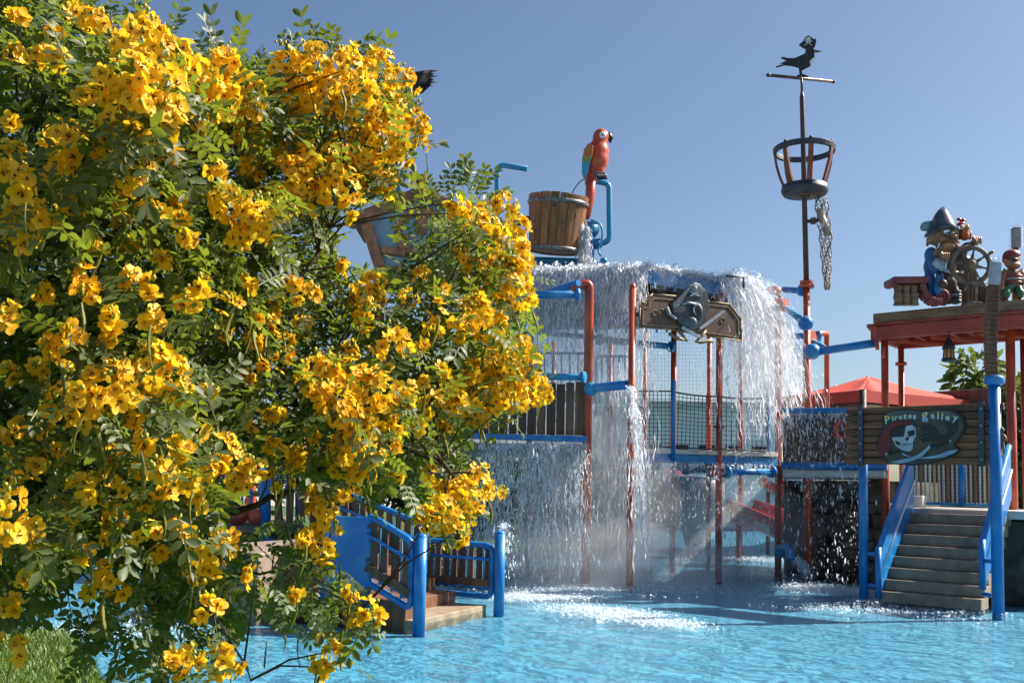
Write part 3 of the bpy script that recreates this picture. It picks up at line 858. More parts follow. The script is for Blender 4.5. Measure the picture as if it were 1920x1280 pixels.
# posts of the sign
SPL = G(1620, 1125); SPR = G(1872, 1150)
def upright(base, ztop, dia, m, parent, name='sign_post'):
    return MB().tube([Vector((base.x, base.y, -.08)), Vector((base.x, base.y, ztop))], dia / 2, 16).build(name, m, parent)
upright(SPL, 3.0, .145, BLUE, stairs)
zt = P(1861, 712, SPR.y).z
pr = upright(SPR, zt, .17, BLUE, stairs)
MB().lathe([(.10, -.08), (.145, -.05), (.145, .03), (.12, .06)], Vector((SPR.x, SPR.y, zt)), 18).build('post_cap', BLUE, pr)
# side panels: sloped boxes between tubes
def side_panel(foot, run, rise, h0, h1, m, lift, parent):
    """a solid sloped guard panel standing on the edge of the stairs"""
    a = foot + Vector((0, 0, lift)); up = Vector((0, 0, 1))
    b = a + SN * run + up * rise
    o = MB().plate([a, b, b + up * h1, a + up * h0], SE, .05).build('side_panel', m, parent, bevel=.012)
    MB().tube([a + up * h0, b + up * h1], .045, 10).build('hand_rail', m, o)
    MB().tube([a + up * (h0 * .55) - SE * -.035, b + up * (h1 * .55) + SE * .035], .018, 8).build('rail_and_glint', WHITE, o)  # white tube imitates the sun highlight running along the glossy blue panel
    MB().tube([a + SN * -.03, a + up * (h0 + .02) + SN * -.03], .05, 10).build('panel_post', m, o)
    return o
side_panel(BL + SE * .0 + SN * .02, RUN * NST, LZ - .05, .78, 1.0, BLUE, .06, stairs)
side_panel(BL + SE * (STW + .02) + SN * .05, RUN * NST, LZ - .05, .72, .86, BLUE, .32, stairs)
for z in (.25, .75):
    MB().tube([Vector((SPL.x, SPL.y, z)), BL + SN * .02 + Vector((0, 0, z))], .035, 8).build('tie_bar', BLUE, stairs)
    MB().tube([Vector((SPR.x, SPR.y, z)), BL + SE * (STW + .02) + SN * .05 + Vector((0, 0, z))], .035, 8).build('tie_bar', BLUE, stairs)
# bead-strung railing across the back of the landing
rail0 = P(1690, 945, 18.2); rail1 = P(1895, 945, 17.6)
rb = MB().tube([P(1690, 942, 18.2), P(1895, 948, 17.6)], .03, 8).build('bead_railing', BLUEPALE, stairs)
MB().tube([P(1690, 845, 18.2), P(1895, 840, 17.6)], .03, 8).build('top_rail', BLUEPALE, rb)
BEAD = [mat('wet bead ' + k, c, None, rough=.25, coat=.4) for k, c in (('white', (.42, .42, .42)), ('brown', (.16, .07, .045)), ('grey', (.3, .31, .33)), ('ochre', (.30, .2, .08)))]
for i in range(24):
    t = (i + .5) / 24
    a = P(1690, 942, 18.2).lerp(P(1895, 948, 17.6), t); c = P(1690, 845, 18.2).lerp(P(1895, 840, 17.6), t)
    n = 14
    prof = []
    for j in range(n * 2 + 1):
        prof.append((.014 if j % 2 == 0 else .026, (c.z - a.z) * j / (n * 2)))
    MB().lathe(prof, a, 6).build('bead_string', BEAD[(i * 7 + i // 3) % 4], rb)
MB().tube([P(1803, 948, 17.9), P(1803, 860, 17.9)], .075, 12).build('railing_post', BLUE, rb)

# ------------------------------------------------------------------ the hanging wooden sign
def galley_sign():
    Lx = 2.33; z0, z1 = 2.17, 3.09
    o = SPL + SE * -.18 - SN * .16
    root = thing('galley_sign', o + SE * Lx / 2 + Vector((0, 0, z0)), 'dark plank sign with skull picture lettered Pirates galley above the stairs', 'sign')
    nr = -SN
    def at(x, z, off=0.0): return o + SE * x + Vector((0, 0, z)) + nr * off
    n = 8
    for i in range(n):
        za = z0 + (z1 - z0) * i / n; zb = z0 + (z1 - z0) * (i + 1) / n
        xa = random.uniform(-.04, .02); xb = Lx + random.uniform(-.06, .04)
        th = .05 + random.uniform(-.008, .012)
        pts = [at(xa, za + .004), at(Lx * .3, za + .004 + random.uniform(0, .004)), at(Lx * .7, za + .004), at(xb, za + .006), at(xb + random.uniform(-.03, .03), (za + zb) / 2), at(xb - .01, zb - .004), at(Lx * .5, zb - .003), at(xa + .01, zb - .004), at(xa - random.uniform(0, .03), (za + zb) / 2)]
        MB().plate(pts, nr, th).build('board', WOODLONG, root, bevel=.012)
    MB().frame(at(Lx / 2, (z0 + z1) / 2, -.032), (Lx - .1, .02, z1 - z0 - .03), SE, SN, ZUP).build('backing_board', mat('dark backing', (.03, .015, .008), None, rough=.8), root)
    for x in (.22, 2.04):
        st = MB().frame(at(x, (z0 + z1) / 2, .045), (.085, .03, z1 - z0 + .05), SE, SN, ZUP).build('strap', NAVY, root, bevel=.005)
        for k in range(4):
            MB().ell(at(x, z0 + .08 + (z1 - z0 - .16) * k / 3, .062), .018).build('bolt', STEEL, st)
    # the painted picture board; zoom coordinates 0..1920 across 1580..1920 -> metres along the sign
    def s(X, Y): return (.0 + (X - 100) / (1690 - 100) * 2.30, z0 + (1010 - Y) / (1010 - 360) * .91)
    def poly(pts, off, th, m, name, parent=root, bev=.004):
        return MB().plate([at(*s(x, y), off) for x, y in pts], nr, th).build(name, m, parent, bevel=bev)
    DK = mat('picture edge', (.012, .012, .014), None, rough=.5)
    KH = mat('picture khaki', (.085, .07, .05), (.05, .043, .033), 5, .55)
    GY = mat('picture grey', (.10, .115, .12), (.06, .07, .075), 5, .5)
    oval = [(520, 440), (600, 400), (760, 385), (900, 410), (1100, 400), (1260, 420), (1340, 480), (1365, 580), (1340, 660), (1290, 740), (1250, 800), (1310, 855), (1200, 930), (1000, 1000), (800, 1020), (560, 1000), (470, 900), (430, 820), (450, 700), (500, 600), (490, 500)]
    pb = poly(oval, .05, .035, DK, 'picture_board', bev=.008)
    cx, cy = 880, 690
    poly([(cx + (x - cx) * .95, cy + (y - cy) * .945) for x, y in oval], .071, .012, KH, 'picture_ground', pb)
    poly([(540, 440), (620, 410), (760, 400), (900, 425), (1100, 415), (1240, 440), (1320, 500), (1200, 520), (900, 500), (700, 500), (560, 520)], .079, .008, GY, 'picture_band', pb)
    RD = mat('bandana red', (.16, .018, .018), (.09, .012, .014), 8, .5)
    BN = mat('bone white', (.52, .55, .58), (.38, .41, .44), 7, .5)
    poly([(540, 590), (600, 540), (700, 515), (800, 535), (860, 575), (740, 570), (640, 600), (560, 640)], .088, .02, RD, 'bandana', pb)
    poly([(545, 600), (600, 620), (590, 720), (600, 840), (560, 900), (490, 920), (450, 830), (470, 720), (500, 650)], .086, .018, RD, 'bandana_tail', pb)
    poly([(600, 620), (700, 590), (830, 570), (862, 610), (865, 690), (830, 760), (825, 840), (790, 868), (720, 850), (650, 800), (610, 720)], .086, .02, BN, 'skull', pb)
    poly([(600, 615), (700, 585), (760, 580), (735, 700), (610, 705)], .099, .012, DK, 'eye_patch', pb)
    poly([(775, 640), (850, 625), (850, 680), (790, 705)], .099, .012, DK, 'eye_socket', pb)
    poly([(755, 715), (790, 700), (785, 740), (755, 745)], .099, .012, DK, 'nose_hole', pb)
    poly([(640, 740), (690, 760), (700, 800), (660, 790)], .099, .012, DK, 'cheek_hollow', pb)
    for i in range(5):
        x = 715 + i * 23
        poly([(x, 772), (x + 5, 772), (x + 5, 800), (x, 802)], .099, .010, DK, 'tooth_gap', pb, 0)
    poly([(890, 580), (1000, 560), (1060, 600), (1150, 560), (1290, 540), (1290, 620), (1240, 690), (1180, 740), (1000, 750), (930, 770), (880, 700), (940, 650)], .084, .012, BLACK, 'ship_shape', pb)
    poly([(1060, 580), (1150, 560), (1200, 640), (1160, 690), (1110, 670)], .093, .008, KH, 'ship_sail', pb)
    for q in ([(900, 680), (960, 650), (1000, 660)], [(910, 710), (970, 690), (1010, 700)]):
        MB().tube([at(*s(x, y), .095) for x, y in q], .008, 6).build('ship_line', GY, pb)
    ST = mat('blade blue', (.17, .30, .42), (.30, .44, .55), 6, .35)
    poly([(700, 870), (800, 920), (920, 935), (1080, 905), (1190, 860), (1290, 850), (1240, 890), (1130, 935), (960, 945), (820, 940), (720, 900)], .094, .014, ST, 'cutlass_blade', pb)
    poly([(580, 985), (680, 960), (800, 935), (900, 890), (980, 820), (1020, 770), (1010, 830), (930, 920), (830, 970), (700, 1000)], .106, .014, ST, 'cutlass_blade', pb)
    MB().tube([at(*s(x, y), .11) for x, y in [(1010, 800), (1080, 800), (1150, 780), (1210, 755)]], .016, 8).build('cutlass_grip', BLACK, pb)
    MB().ell(at(*s(1213, 756), .11), .022).build('pommel', STEEL, pb)
    MB().tube([at(*s(x, y), .108) for x, y in [(690, 865), (640, 870), (580, 885)]], .016, 8).build('cutlass_grip', BLACK, pb)
    MB().ell(at(*s(552, 890), .11), .024).build('pommel', STEEL, pb)
    # lettering
    LM = bpy.data.materials.new('yellow to blue lettering'); LM.use_nodes = True
    N = LM.node_tree.nodes; L = LM.node_tree.links
    tc = N.new('ShaderNodeTexCoord'); sx = N.new('ShaderNodeSeparateXYZ'); L.new(tc.outputs['Object'], sx.inputs[0])
    mr = N.new('ShaderNodeMapRange'); mr.inputs[1].default_value = .0; mr.inputs[2].default_value = .08; L.new(sx.outputs[1], mr.inputs[0])
    mx = N.new('ShaderNodeMix'); mx.data_type = 'RGBA'; mx.inputs[6].default_value = (.36, .52, .62, 1); mx.inputs[7].default_value = (.72, .58, .16, 1)
    L.new(mr.outputs[0], mx.inputs[0]); L.new(mx.outputs[2], N['Principled BSDF'].inputs['Base Color'])
    N['Principled BSDF'].inputs['Roughness'].default_value = .5
    letters = [('P', 565, 545, 1.45, .12), ('i', 622, 520, 1.0, .1), ('r', 655, 512, 1.05, .05), ('a', 705, 503, 1.0, .03), ('t', 752, 503, 1.1, 0), ('e', 802, 498, 1.05, -.05), ('s', 850, 505, 1.1, -.08),
               ('g', 960, 505, 1.75, .05), ('a', 1040, 500, 1.1, 0), ('l', 1092, 512, 1.25, -.05), ('l', 1132, 520, 1.2, -.1), ('e', 1185, 528, 1.15, -.15), ('y', 1262, 535, 1.2, -.25)]
    for ch, X, Yc, sz, rot in letters:
        cu = bpy.data.curves.new('letter', 'FONT'); cu.body = ch; cu.size = .118 * sz; cu.extrude = .006; cu.bevel_depth = .0035; cu.align_x = 'CENTER'; cu.resolution_u = 2; cu.offset = .002
        tmp = bpy.data.objects.new('letter_tmp', cu); COL.objects.link(tmp)
        bpy.context.view_layer.update()
        me = bpy.data.meshes.new_from_object(tmp.evaluated_get(bpy.context.evaluated_depsgraph_get()))
        bpy.data.objects.remove(tmp); bpy.data.curves.remove(cu)
        me.name = 'letter'; me.materials.clear(); me.materials.append(LM)
        ob = bpy.data.objects.new('letter', me); COL.objects.link(ob)
        pz = at(*s(X, Yc), .096)
        Rm = Matrix(((SE.x, 0, nr.x, 0), (SE.y, 0, nr.y, 0), (0, 1, 0, 0), (0, 0, 0, 1)))
        hang(ob, pb)
        ob.matrix_basis = Matrix.Translation(pz) @ Rm @ Matrix.Rotation(rot, 4, 'Z')
galley_sign()
# bent plank column on top of the right sign post
def totem():
    root = thing('plank_column', Vector((SPR.x, SPR.y, zt)), 'leaning brown board column with spiked metal top on the blue post', 'column')
    Y = SPR.y
    px = [(1859, 706), (1857, 660), (1858, 610), (1861, 560), (1863, 535)]
    b = MB()
    for i in range(22):
        def c(t):
            t *= 4; k = min(3, int(t)); f = t - k
            return px[k][0] * (1 - f) + px[k + 1][0] * f, px[k][1] * (1 - f) + px[k + 1][1] * f
        x0, y0 = c(i / 22); x1, y1 = c((i + .94) / 22)
        w = M(19.5 + (i % 3) * .8, Y)
        MB().beam(P(x0, y0, Y), P(x1, y1, Y), w * .7, w, Vector((1, 0, 0))).build('board', WOODMID, root, bevel=.006)
    MB().beam(P(1864, 535, Y), P(1867, 492, Y), M(13, Y), M(18, Y), Vector((1, 0, 0))).build('metal_box', mat('pale metal', (.42, .46, .5), (.3, .33, .36), 8, .4, .2), root, bevel=.006)
    sk = MB()
    for k in range(5):
        sk.tube([P(1860 + k * 3.5, 492, Y), P(1859 + k * 4, 483 + (k % 2) * 3, Y)], .005, 5)
    sk.build('bird_spikes', STEEL, root, kind='stuff')
totem()

# ------------------------------------------------------------------ the red pavilion
PA = G(1903, 1115)                                    # front right post
PBp = PA + SE * -2.22                                 # front left post
pav = thing('red_pavilion', PBp, 'red timber pavilion carrying a ship helm scene over the staircase', 'pavilion')
zt0, zt1 = 4.60, 4.92
for q, d in ((PA, .16), (PBp, .135), (PA + SN * .95, .12), (PBp + SN * .92, .115)):
    o = MB().tube([Vector((q.x, q.y, -.3)), Vector((q.x, q.y, zt0 + .05))], d / 2, 14).build('post', RED if d > .125 else REDDARK, pav)
MB().lathe([(.13, -.03), (.13, .03)], Vector((PBp.x, PBp.y, 4.42)) - SN * .0, 14, SE * -1 ).build('flange', RED, pav)
q = PBp + SN * .92
MB().lathe([(.11, -.03), (.11, .03)], Vector((q.x, q.y, 4.3)), 14).build('flange', REDDARK, pav)
def roofbeam(a, b, name='fascia', h=.24, w=.10, zc=None):
    za = (zt0 + zt1) / 2 + .02 if zc is None else zc
    return MB().beam(Vector((a.x, a.y, za)), Vector((b.x, b.y, za)), w, h).build(name, REDDARK, pav, bevel=.012)
o0 = PBp - SE * .2 - SN * .15; o1 = PA + SE * 1.2 - SN * .15
roofbeam(o0, o1)
roofbeam(o0 + SN * 1.5, o1 + SN * 1.5)
roofbeam(o0 + SE * .05 + SN * .06, o0 + SE * .05 + SN * 1.44, 'end_beam')
MB().plate([o0 + Vector((0, 0, zt1)) - SE * .08, o0 + Vector((0, 0, zt1)) + SE * .12, o0 + Vector((0, 0, zt0 + .1)) + SE * .12, o0 + Vector((0, 0, zt1 - .1))], SN, .11).build('bracket_end', RED, pav)
MB().frame((o0 + o1) / 2 + SN * .72 + Vector((0, 0, zt1 + .018)), ((o1 - o0).length + .1, 1.66, .03), SE, SN, ZUP).build('roof_board', REDDARK, pav)
for i in range(11):
    q0 = o0 + SE * (.25 + i * .32) + SN * .06 + Vector((0, 0, zt1 - .08))
    MB().beam(q0, q0 + SN * 1.36, .05, .12).build('rafter', REDDARK, pav)
for i in range(4):
    q0 = o0 + SE * (.3 + i * .8) + SN * .08 + Vector((0, 0, zt0 + .03)); q1 = q0 + SE * .75 + SN * 1.2
    MB().beam(q0, q1, .04, .05).build('cross_brace', RED, pav)
# planks of the carved stage
for i in range(7):
    w = .2
    a = PBp + SN * (-.16 + i * w) + SE * (-.10 - random.uniform(0, .1)); b = a + SE * 3.6
    zc = zt1 + .13 + random.uniform(-.015, .015)
    MB().beam(Vector((a.x, a.y, zc)), Vector((b.x, b.y, zc)), w - .012, .19).build('stage_plank', WOODGREY, pav, bevel=.02)
STZ = zt1 + .225
q = P(1858, 552, 18.35); MB().box((q.x, q.y, q.z), (.62, .08, .42), .0).build('carved_back_board', WOODMID, pav, bevel=.02)
# hanging lantern
def lantern():
    Y = 18.0
    root = thing('lantern', P(1779, 677, Y), 'black lantern with amber panes hanging under the red pavilion', 'lantern')
    AM = mat('amber pane', (.62, .26, .06), (.5, .18, .04), 8, .25)
    c = P(1779, 656, Y)
    h = lambda py: P(1779, py, Y)
    MB().lathe([(M(10, Y), 0), (M(14.5, Y), .02), (M(13, Y), .06)], h(678), 8).build('base', BLACK, root)
    MB().lathe([(M(10, Y), 0), (M(8.5, Y), h(654).z - h(672).z)], h(672), 8, flat=True).build('amber_glass', AM, root)
    for k in range(8):
        a = 2 * math.pi * (k + .0) / 8
        d = Vector((math.cos(a), math.sin(a), 0))
        MB().tube([h(673) + d * M(10.6, Y), h(653) + d * M(9.0, Y)], .01, 5).build('cage_bar', BLACK, root)
    MB().lathe([(M(12.5, Y), 0), (M(11, Y), .06), (M(6, Y), .12), (M(4.5, Y), .18), (M(2, Y), .22)], h(654), 10).build('roof', BLACK, root)
    MB().torus(h(635), M(3, Y), M(1, Y), Vector((0, 1, 0)), 12, 5).build('ring', BLACK, root)
    MB().tube([h(634), Vector((h(634).x, h(634).y, zt0 + .1))], .012, 6).build('hook', BLACK, root)
lantern()

# ------------------------------------------------------------------ the carved figures on the stage
YS = 18.0
def sp(px, py, dy=0.0): return P(px, py, YS + dy)
def sr(v): return M(v, YS)
SKIN = mat('carved skin paint', (.46, .25, .15), (.3, .14, .085), 6, .45, .15)
HAIR = mat('sandy beard paint', (.34, .20, .10), (.17, .09, .05), 9, .55, .4, 30)
COAT = mat('blue coat paint', (.02, .085, .27), (.03, .14, .36), 5, .4, .25, 25)
HATM = mat('slate hat paint', (.022, .03, .045), (.07, .085, .105), 5, .25, .15, 25)
CLOTH = mat('pale cloth paint', (.42, .46, .52), (.25, .29, .35), 6, .45, .15)
DKCL = mat('dark cloth paint', (.045, .035, .035), (.09, .065, .055), 6, .5, .2)
GREEN = mat('green trouser paint', (.02, .11, .055), (.03, .17, .08), 6, .45, .15)
LEATH = mat('brown boot paint', (.10, .05, .03), (.05, .025, .016), 8, .5, .2)
def blob(parts, name, m, parent, vox=.03, Yo=0.0):
    b = MB()
    for (px, py, rx, ry, rz, dy) in parts:
        b.ell(sp(px, py, dy + Yo), (sr(rx), sr(ry), sr(rz)), n=12, m=8)
    return b.build(name, m, parent, remesh=vox)
def pirate():
    root = thing('pirate_statue', sp(1780, 572), 'bearded pirate captain statue in blue coat and tall hat steering the wheel', 'statue')
    blob([(1778, 462, 17, 17, 18, 0), (1772, 500, 22, 18, 26, .05), (1775, 530, 20, 17, 20, .05), (1768, 552, 10, 10, 20, 0), (1790, 552, 10, 10, 20, .02), (1792, 565, 12, 10, 6, -.05), (1766, 568, 12, 12, 5, -.05),
          (1750, 482, 12, 13, 14, 0), (1800, 478, 14, 13, 13, .05)], 'body', DKCL, root, .03)
    blob([(1746, 478, 13, 14, 16, .02), (1741, 500, 9, 12, 18, .03), (1743, 525, 11, 12, 18, .04), (1745, 545, 12, 12, 14, .04), (1750, 556, 12, 10, 8, .0)], 'coat', COAT, root, .028)
    blob([(1800, 472, 15, 12, 11, -.04), (1816, 462, 13, 10, 9, -.05), (1826, 457, 9, 9, 8, -.06)], 'coat_sleeve', mat('dark sleeve paint', (.03, .045, .06), (.05, .07, .09), 6, .45, .2), root, .026)
    blob([(1800, 505, 30, 12, 34, .3), (1812, 545, 34, 12, 26, .3), (1775, 545, 30, 12, 28, .3), (1845, 550, 22, 12, 20, .3)], 'cloak', DKCL, root, .035)
    blob([(1757, 540, 9, 9, 16, -.12), (1762, 520, 8, 8, 12, -.15)], 'coat_front', COAT, root, .022)
    # face and hair
    blob([(1781, 448, 17, 15, 15, -.04), (1778, 458, 16, 14, 13, -.06), (1792, 446, 6, 7, 5, -.17)], 'face', SKIN, root, .022)
    hr = MB()
    for i, (x0, y0, x1, y1) in enumerate([(1752, 436, 1738, 462), (1758, 430, 1748, 460), (1764, 428, 1756, 466), (1770, 440, 1752, 456), (1776, 448, 1758, 452), (1790, 450, 1799, 456), (1782, 449, 1793, 455), (1766, 424, 1786, 430), (1786, 428, 1798, 440)]):
        hr.tube([sp(x0, y0, -.14), sp((x0 + x1) / 2 - 3, (y0 + y1) / 2, -.22), sp(x1, y1, -.16)], [sr(5), sr(6), sr(2.5)], 8)
    hr.build('hair', HAIR, root, remesh=.02)
    blob([(1776, 461, 16, 12, 9, -.15), (1766, 470, 10, 9, 8, -.12), (1757, 476, 8, 8, 10, -.1)], 'beard', HAIR, root, .02)
    blob([(1779, 461, 13, 8, 7, -.2)], 'chin', SKIN, root, .02)
    blob([(1790, 443, 5, 5, 4, -.26)], 'nose', SKIN, root, .015)
    for px in (1775, 1786):
        e = MB().ell(sp(px, 437, -.26), (sr(3.6), sr(2.4), sr(2.6))).build('eye', CLOTH, root)
        MB().ell(sp(px + 1, 437, -.29), (sr(1.5), sr(1.2), sr(1.5))).build('pupil', BLACK, e)
    # the hat: a tall folded crown with a drooping brim
    hb = MB()
    rows = [[(1727, 447), (1745, 446), (1765, 432), (1782, 428), (1800, 436), (1806, 444)],
            [(1737, 436), (1750, 430), (1766, 420), (1782, 416), (1796, 422), (1800, 430)],
            [(1746, 415), (1752, 404), (1764, 398), (1776, 398), (1786, 406), (1792, 418)],
            [(1752, 402), (1758, 394), (1764, 390), (1772, 389), (1778, 394), (1784, 404)],
            [(1760, 394), (1764, 389), (1767, 387), (1770, 387), (1773, 389), (1776, 394)]]
    depth = [(.0, -.30, -.36, -.36, -.32, -.02), (.02, -.24, -.30, -.30, -.26, .0), (.02, -.16, -.2, -.2, -.16, .02), (.03, -.08, -.1, -.1, -.08, .03), (.05, .02, 0, 0, .02, .05)]
    vs = []
    for r, dd in zip(rows, depth):
        vs += [sp(x, y, d) for (x, y), d in zip(r, dd)]
    fs = [(i * 6 + j, i * 6 + j + 1, (i + 1) * 6 + j + 1, (i + 1) * 6 + j) for i in range(4) for j in range(5)]
    nb = len(vs)
    for r in rows: vs += [sp(x, y, .22) for x, y in r]
    fs += [(nb + i * 6 + j + 1, nb + i * 6 + j, nb + (i + 1) * 6 + j, nb + (i + 1) * 6 + j + 1) for i in range(4) for j in range(5)]
    for j in (0, 5):
        for i in range(4):
            a, b_ = i * 6 + j, (i + 1) * 6 + j
            f = (a, b_, nb + b_, nb + a)
            fs.append(f if j == 0 else f[::-1])
    fs += [(j, nb + j, nb + j + 1, j + 1) for j in range(5)] + [(24 + j + 1, nb + 24 + j + 1, nb + 24 + j, 24 + j) for j in range(5)]
    hb.add(vs, fs, True)
    ho = hb.build('hat', HATM, root)
    ss = ho.modifiers.new('soft', 'SUBSURF'); ss.levels = 2; ss.render_levels = 2
    blob([(1737, 424, 10, 9, 10, -.02), (1731, 426, 6, 7, 8, 0), (1744, 420, 7, 7, 7, 0)], 'plume', mat('pale teal plume', (.2, .32, .36), (.12, .22, .26), 8, .5, .3), root, .02)
    # fists and cuffs
    def fist(cx, cy, dy, name='hand'):
        b = MB(); b.ell(sp(cx, cy, dy), (sr(8), sr(7), sr(7)))
        for k in range(4):
            b.tube([sp(cx - 6 + k * 4, cy - 5, dy - .05), sp(cx - 6 + k * 4, cy - 2, dy - .13), sp(cx - 6 + k * 4, cy + 5 - (k == 3) * 2, dy - .12), sp(cx - 5.5 + k * 4, cy + 6, dy - .06)], [sr(2), sr(2.3), sr(2.2), sr(1.8)], 7)
        b.tube([sp(cx - 7, cy + 2, dy - .02), sp(cx - 9, cy - 3, dy - .06), sp(cx - 6, cy - 7, dy - .1)], [sr(2.4), sr(2.4), sr(1.8)], 7)
        return b.build(name, SKIN, root)
    fist(1773, 480, -.3); fist(1833, 450, -.22)
    blob([(1758, 494, 10, 9, 11, -.25), (1766, 500, 9, 8, 9, -.26), (1770, 490, 8, 8, 7, -.27)], 'cuff', CLOTH, root, .022)
    blob([(1748, 492, 8, 8, 16, -.15), (1752, 505, 8, 8, 10, -.2)], 'forearm', COAT, root, .024)
    MB().tube([sp(1768, 505, -.3), sp(1790, 512, -.32), sp(1806, 510, -.3)], [sr(3), sr(4), sr(2)], 8).build('sword_blade', CLOTH, root)
    blob([(1768, 532, 9, 6, 9, -.24)], 'buckle', LEATH, root, .02)
    for k in range(4):
        MB().torus(sp(1792, 548 + k * 5.5, -.02), sr(9), sr(2.4), None, 16, 6).build('stocking_band', CLOTH if k % 2 else DKCL, root)
pirate()
def shoulder_bird():
    root = thing('small_parrot_statue', sp(1808, 452), 'small orange parrot statue with red hat on the captain\'s shoulder', 'statue')
    OR = mat('bird orange', (.5, .17, .04), (.42, .08, .03), 6, .4, .15); RDH = mat('bird red hat', (.33, .03, .025), None, rough=.4)
    blob([(1809, 441, 10, 9, 11, -.08), (1808, 430, 8, 8, 8, -.1)], 'body', OR, root, .018)
    blob([(1802, 420, 8, 7, 4, -.1), (1806, 415, 5, 5, 6, -.08), (1798, 411, 5, 4, 3, -.08)], 'hat', RDH, root, .015)
    e = MB().ell(sp(1804, 421 + 4, -.2), sr(4)).build('eye', WHITE, root)
    MB().ell(sp(1803, 425, -.235), sr(1.6)).build('pupil', BLACK, e)
    MB().tube([sp(1813, 423, -.16), sp(1816, 428, -.2), sp(1813, 434, -.18)], [sr(3.5), sr(3), sr(1)], 8).build('beak', mat('bird beak', (.45, .26, .06), None, rough=.4), root)
    for s_ in (-1, 1): MB().ell(sp(1809 + s_ * 9, 441, -.03), (sr(3.5), sr(6), sr(9))).build('wing', RDH, root)
shoulder_bird()
def wheel():
    root = thing('steering_helm', sp(1822, 572, -.35), 'carved wooden ship steering wheel on a fluted pedestal', 'ship wheel')
    WH = mat('carved grey brown wood', (.22, .14, .09), (.10, .06, .042), 8, .6, .4, 30)
    c = sp(1820, 497, -.42); n = Vector((-.1, -1, .02)).normalized()
    MB().torus(c, sr(34), sr(4.6), n, 36, 8).build('rim', WH, root)
    e1 = n.cross(ZUP).normalized(); e2 = e1.cross(n).normalized()
    for k in range(8):
        a = 2 * math.pi * (k + .28) / 8
        d = e1 * math.cos(a) + e2 * math.sin(a)
        MB().tube([c + d * sr(10), c + d * sr(18), c + d * sr(24), c + d * sr(33)], [sr(2.2), sr(3.2), sr(1.8), sr(2.4)], 8).build('spoke', WH, root)
        MB().tube([c + d * sr(36), c + d * sr(41), c + d * sr(46), c + d * sr(50)], [sr(1.8), sr(3), sr(3.4), sr(2)], 8).build('handle', WH, root)
    MB().lathe([(sr(13), -.05), (sr(13), .04), (sr(8), .08)], c, 18, n).build('hub', WH, root)
    MB().ell(c + n * .08, (sr(8), sr(6), sr(9))).build('hub_face', HAIR, root)
    MB().frame(sp(1822, 541, -.35), (sr(17), sr(15), sr(62)), Vector((1, 0, 0)), Vector((0, 1, 0)), ZUP).build('pedestal', WH, root, bevel=.02)
    for px in (1815.5, 1822, 1828.5):
        MB().frame(sp(px, 541, -.35 - sr(8)), (sr(3), .03, sr(56)), Vector((1, 0, 0)), Vector((0, 1, 0)), ZUP).build('flute', WOODMID, root, bevel=.006)
    MB().frame(sp(1822, 570, -.35), (sr(30), sr(24), sr(6)), Vector((1, 0, 0)), Vector((0, 1, 0)), ZUP).build('plinth', WH, root, bevel=.01)
wheel()
def prow():
    root = thing('ship_rail', sp(1715, 572), 'carved ship rail end with red cap and red spiral scroll', 'carving')
    RC = mat('dusty red carving', (.24, .05, .045), (.15, .03, .03), 6, .5, .2)
    MB().frame(sp(1699, 529), (sr(68), .5, sr(13)), Vector((1, .0, .03)), Vector((0, 1, 0)), ZUP).build('cap_rail', RC, root, bevel=.03)
    MB().frame(sp(1671, 534, -.02), (sr(11), .36, sr(10)), Vector((1, 0, 0)), Vector((0, 1, 0)), ZUP).build('cap_end', RC, root, bevel=.03)
    for px in (1684, 1699, 1714):
        MB().lathe([(sr(9.5), 0), (sr(7), sr(6)), (sr(9), sr(16)), (sr(6), sr(26)), (sr(9.5), sr(37))], sp(px, 572, -.08), 12).build('baluster', WOODGREY, root)
    MB().frame(sp(1699, 554, .1), (sr(40), .16, sr(34)), Vector((1, 0, 0)), Vector((0, 1, 0)), ZUP).build('rail_panel', WOODMID, root)
    pts = [(1725, 533), (1729, 548), (1738, 560), (1750, 567), (1762, 567)]
    b = MB()
    for (x0, y0), (x1, y1) in zip(pts[:-1], pts[1:]): b.beam(sp(x0, y0, -.1), sp(x1, y1, -.1), .26, sr(12))
    b.build('scroll_arm', RC, root, bevel=.015)
    sc = MB(); q = []
    for k in range(40):
        a = -1.2 - k / 39 * 4.2 * math.pi; r = 15 * (1 - k / 46)
        q.append(sp(1768 + r * math.cos(a) * .95, 556 - r * math.sin(a), -.14))
    sc.tube(q, sr(3.1), 8); sc.build('spiral', RC, root)
    MB().lathe([(sr(14), -.08), (sr(14), .06)], sp(1768, 556, -.05), 20, Vector((0, 1, 0))).build('spiral_back', RC, root)
prow()
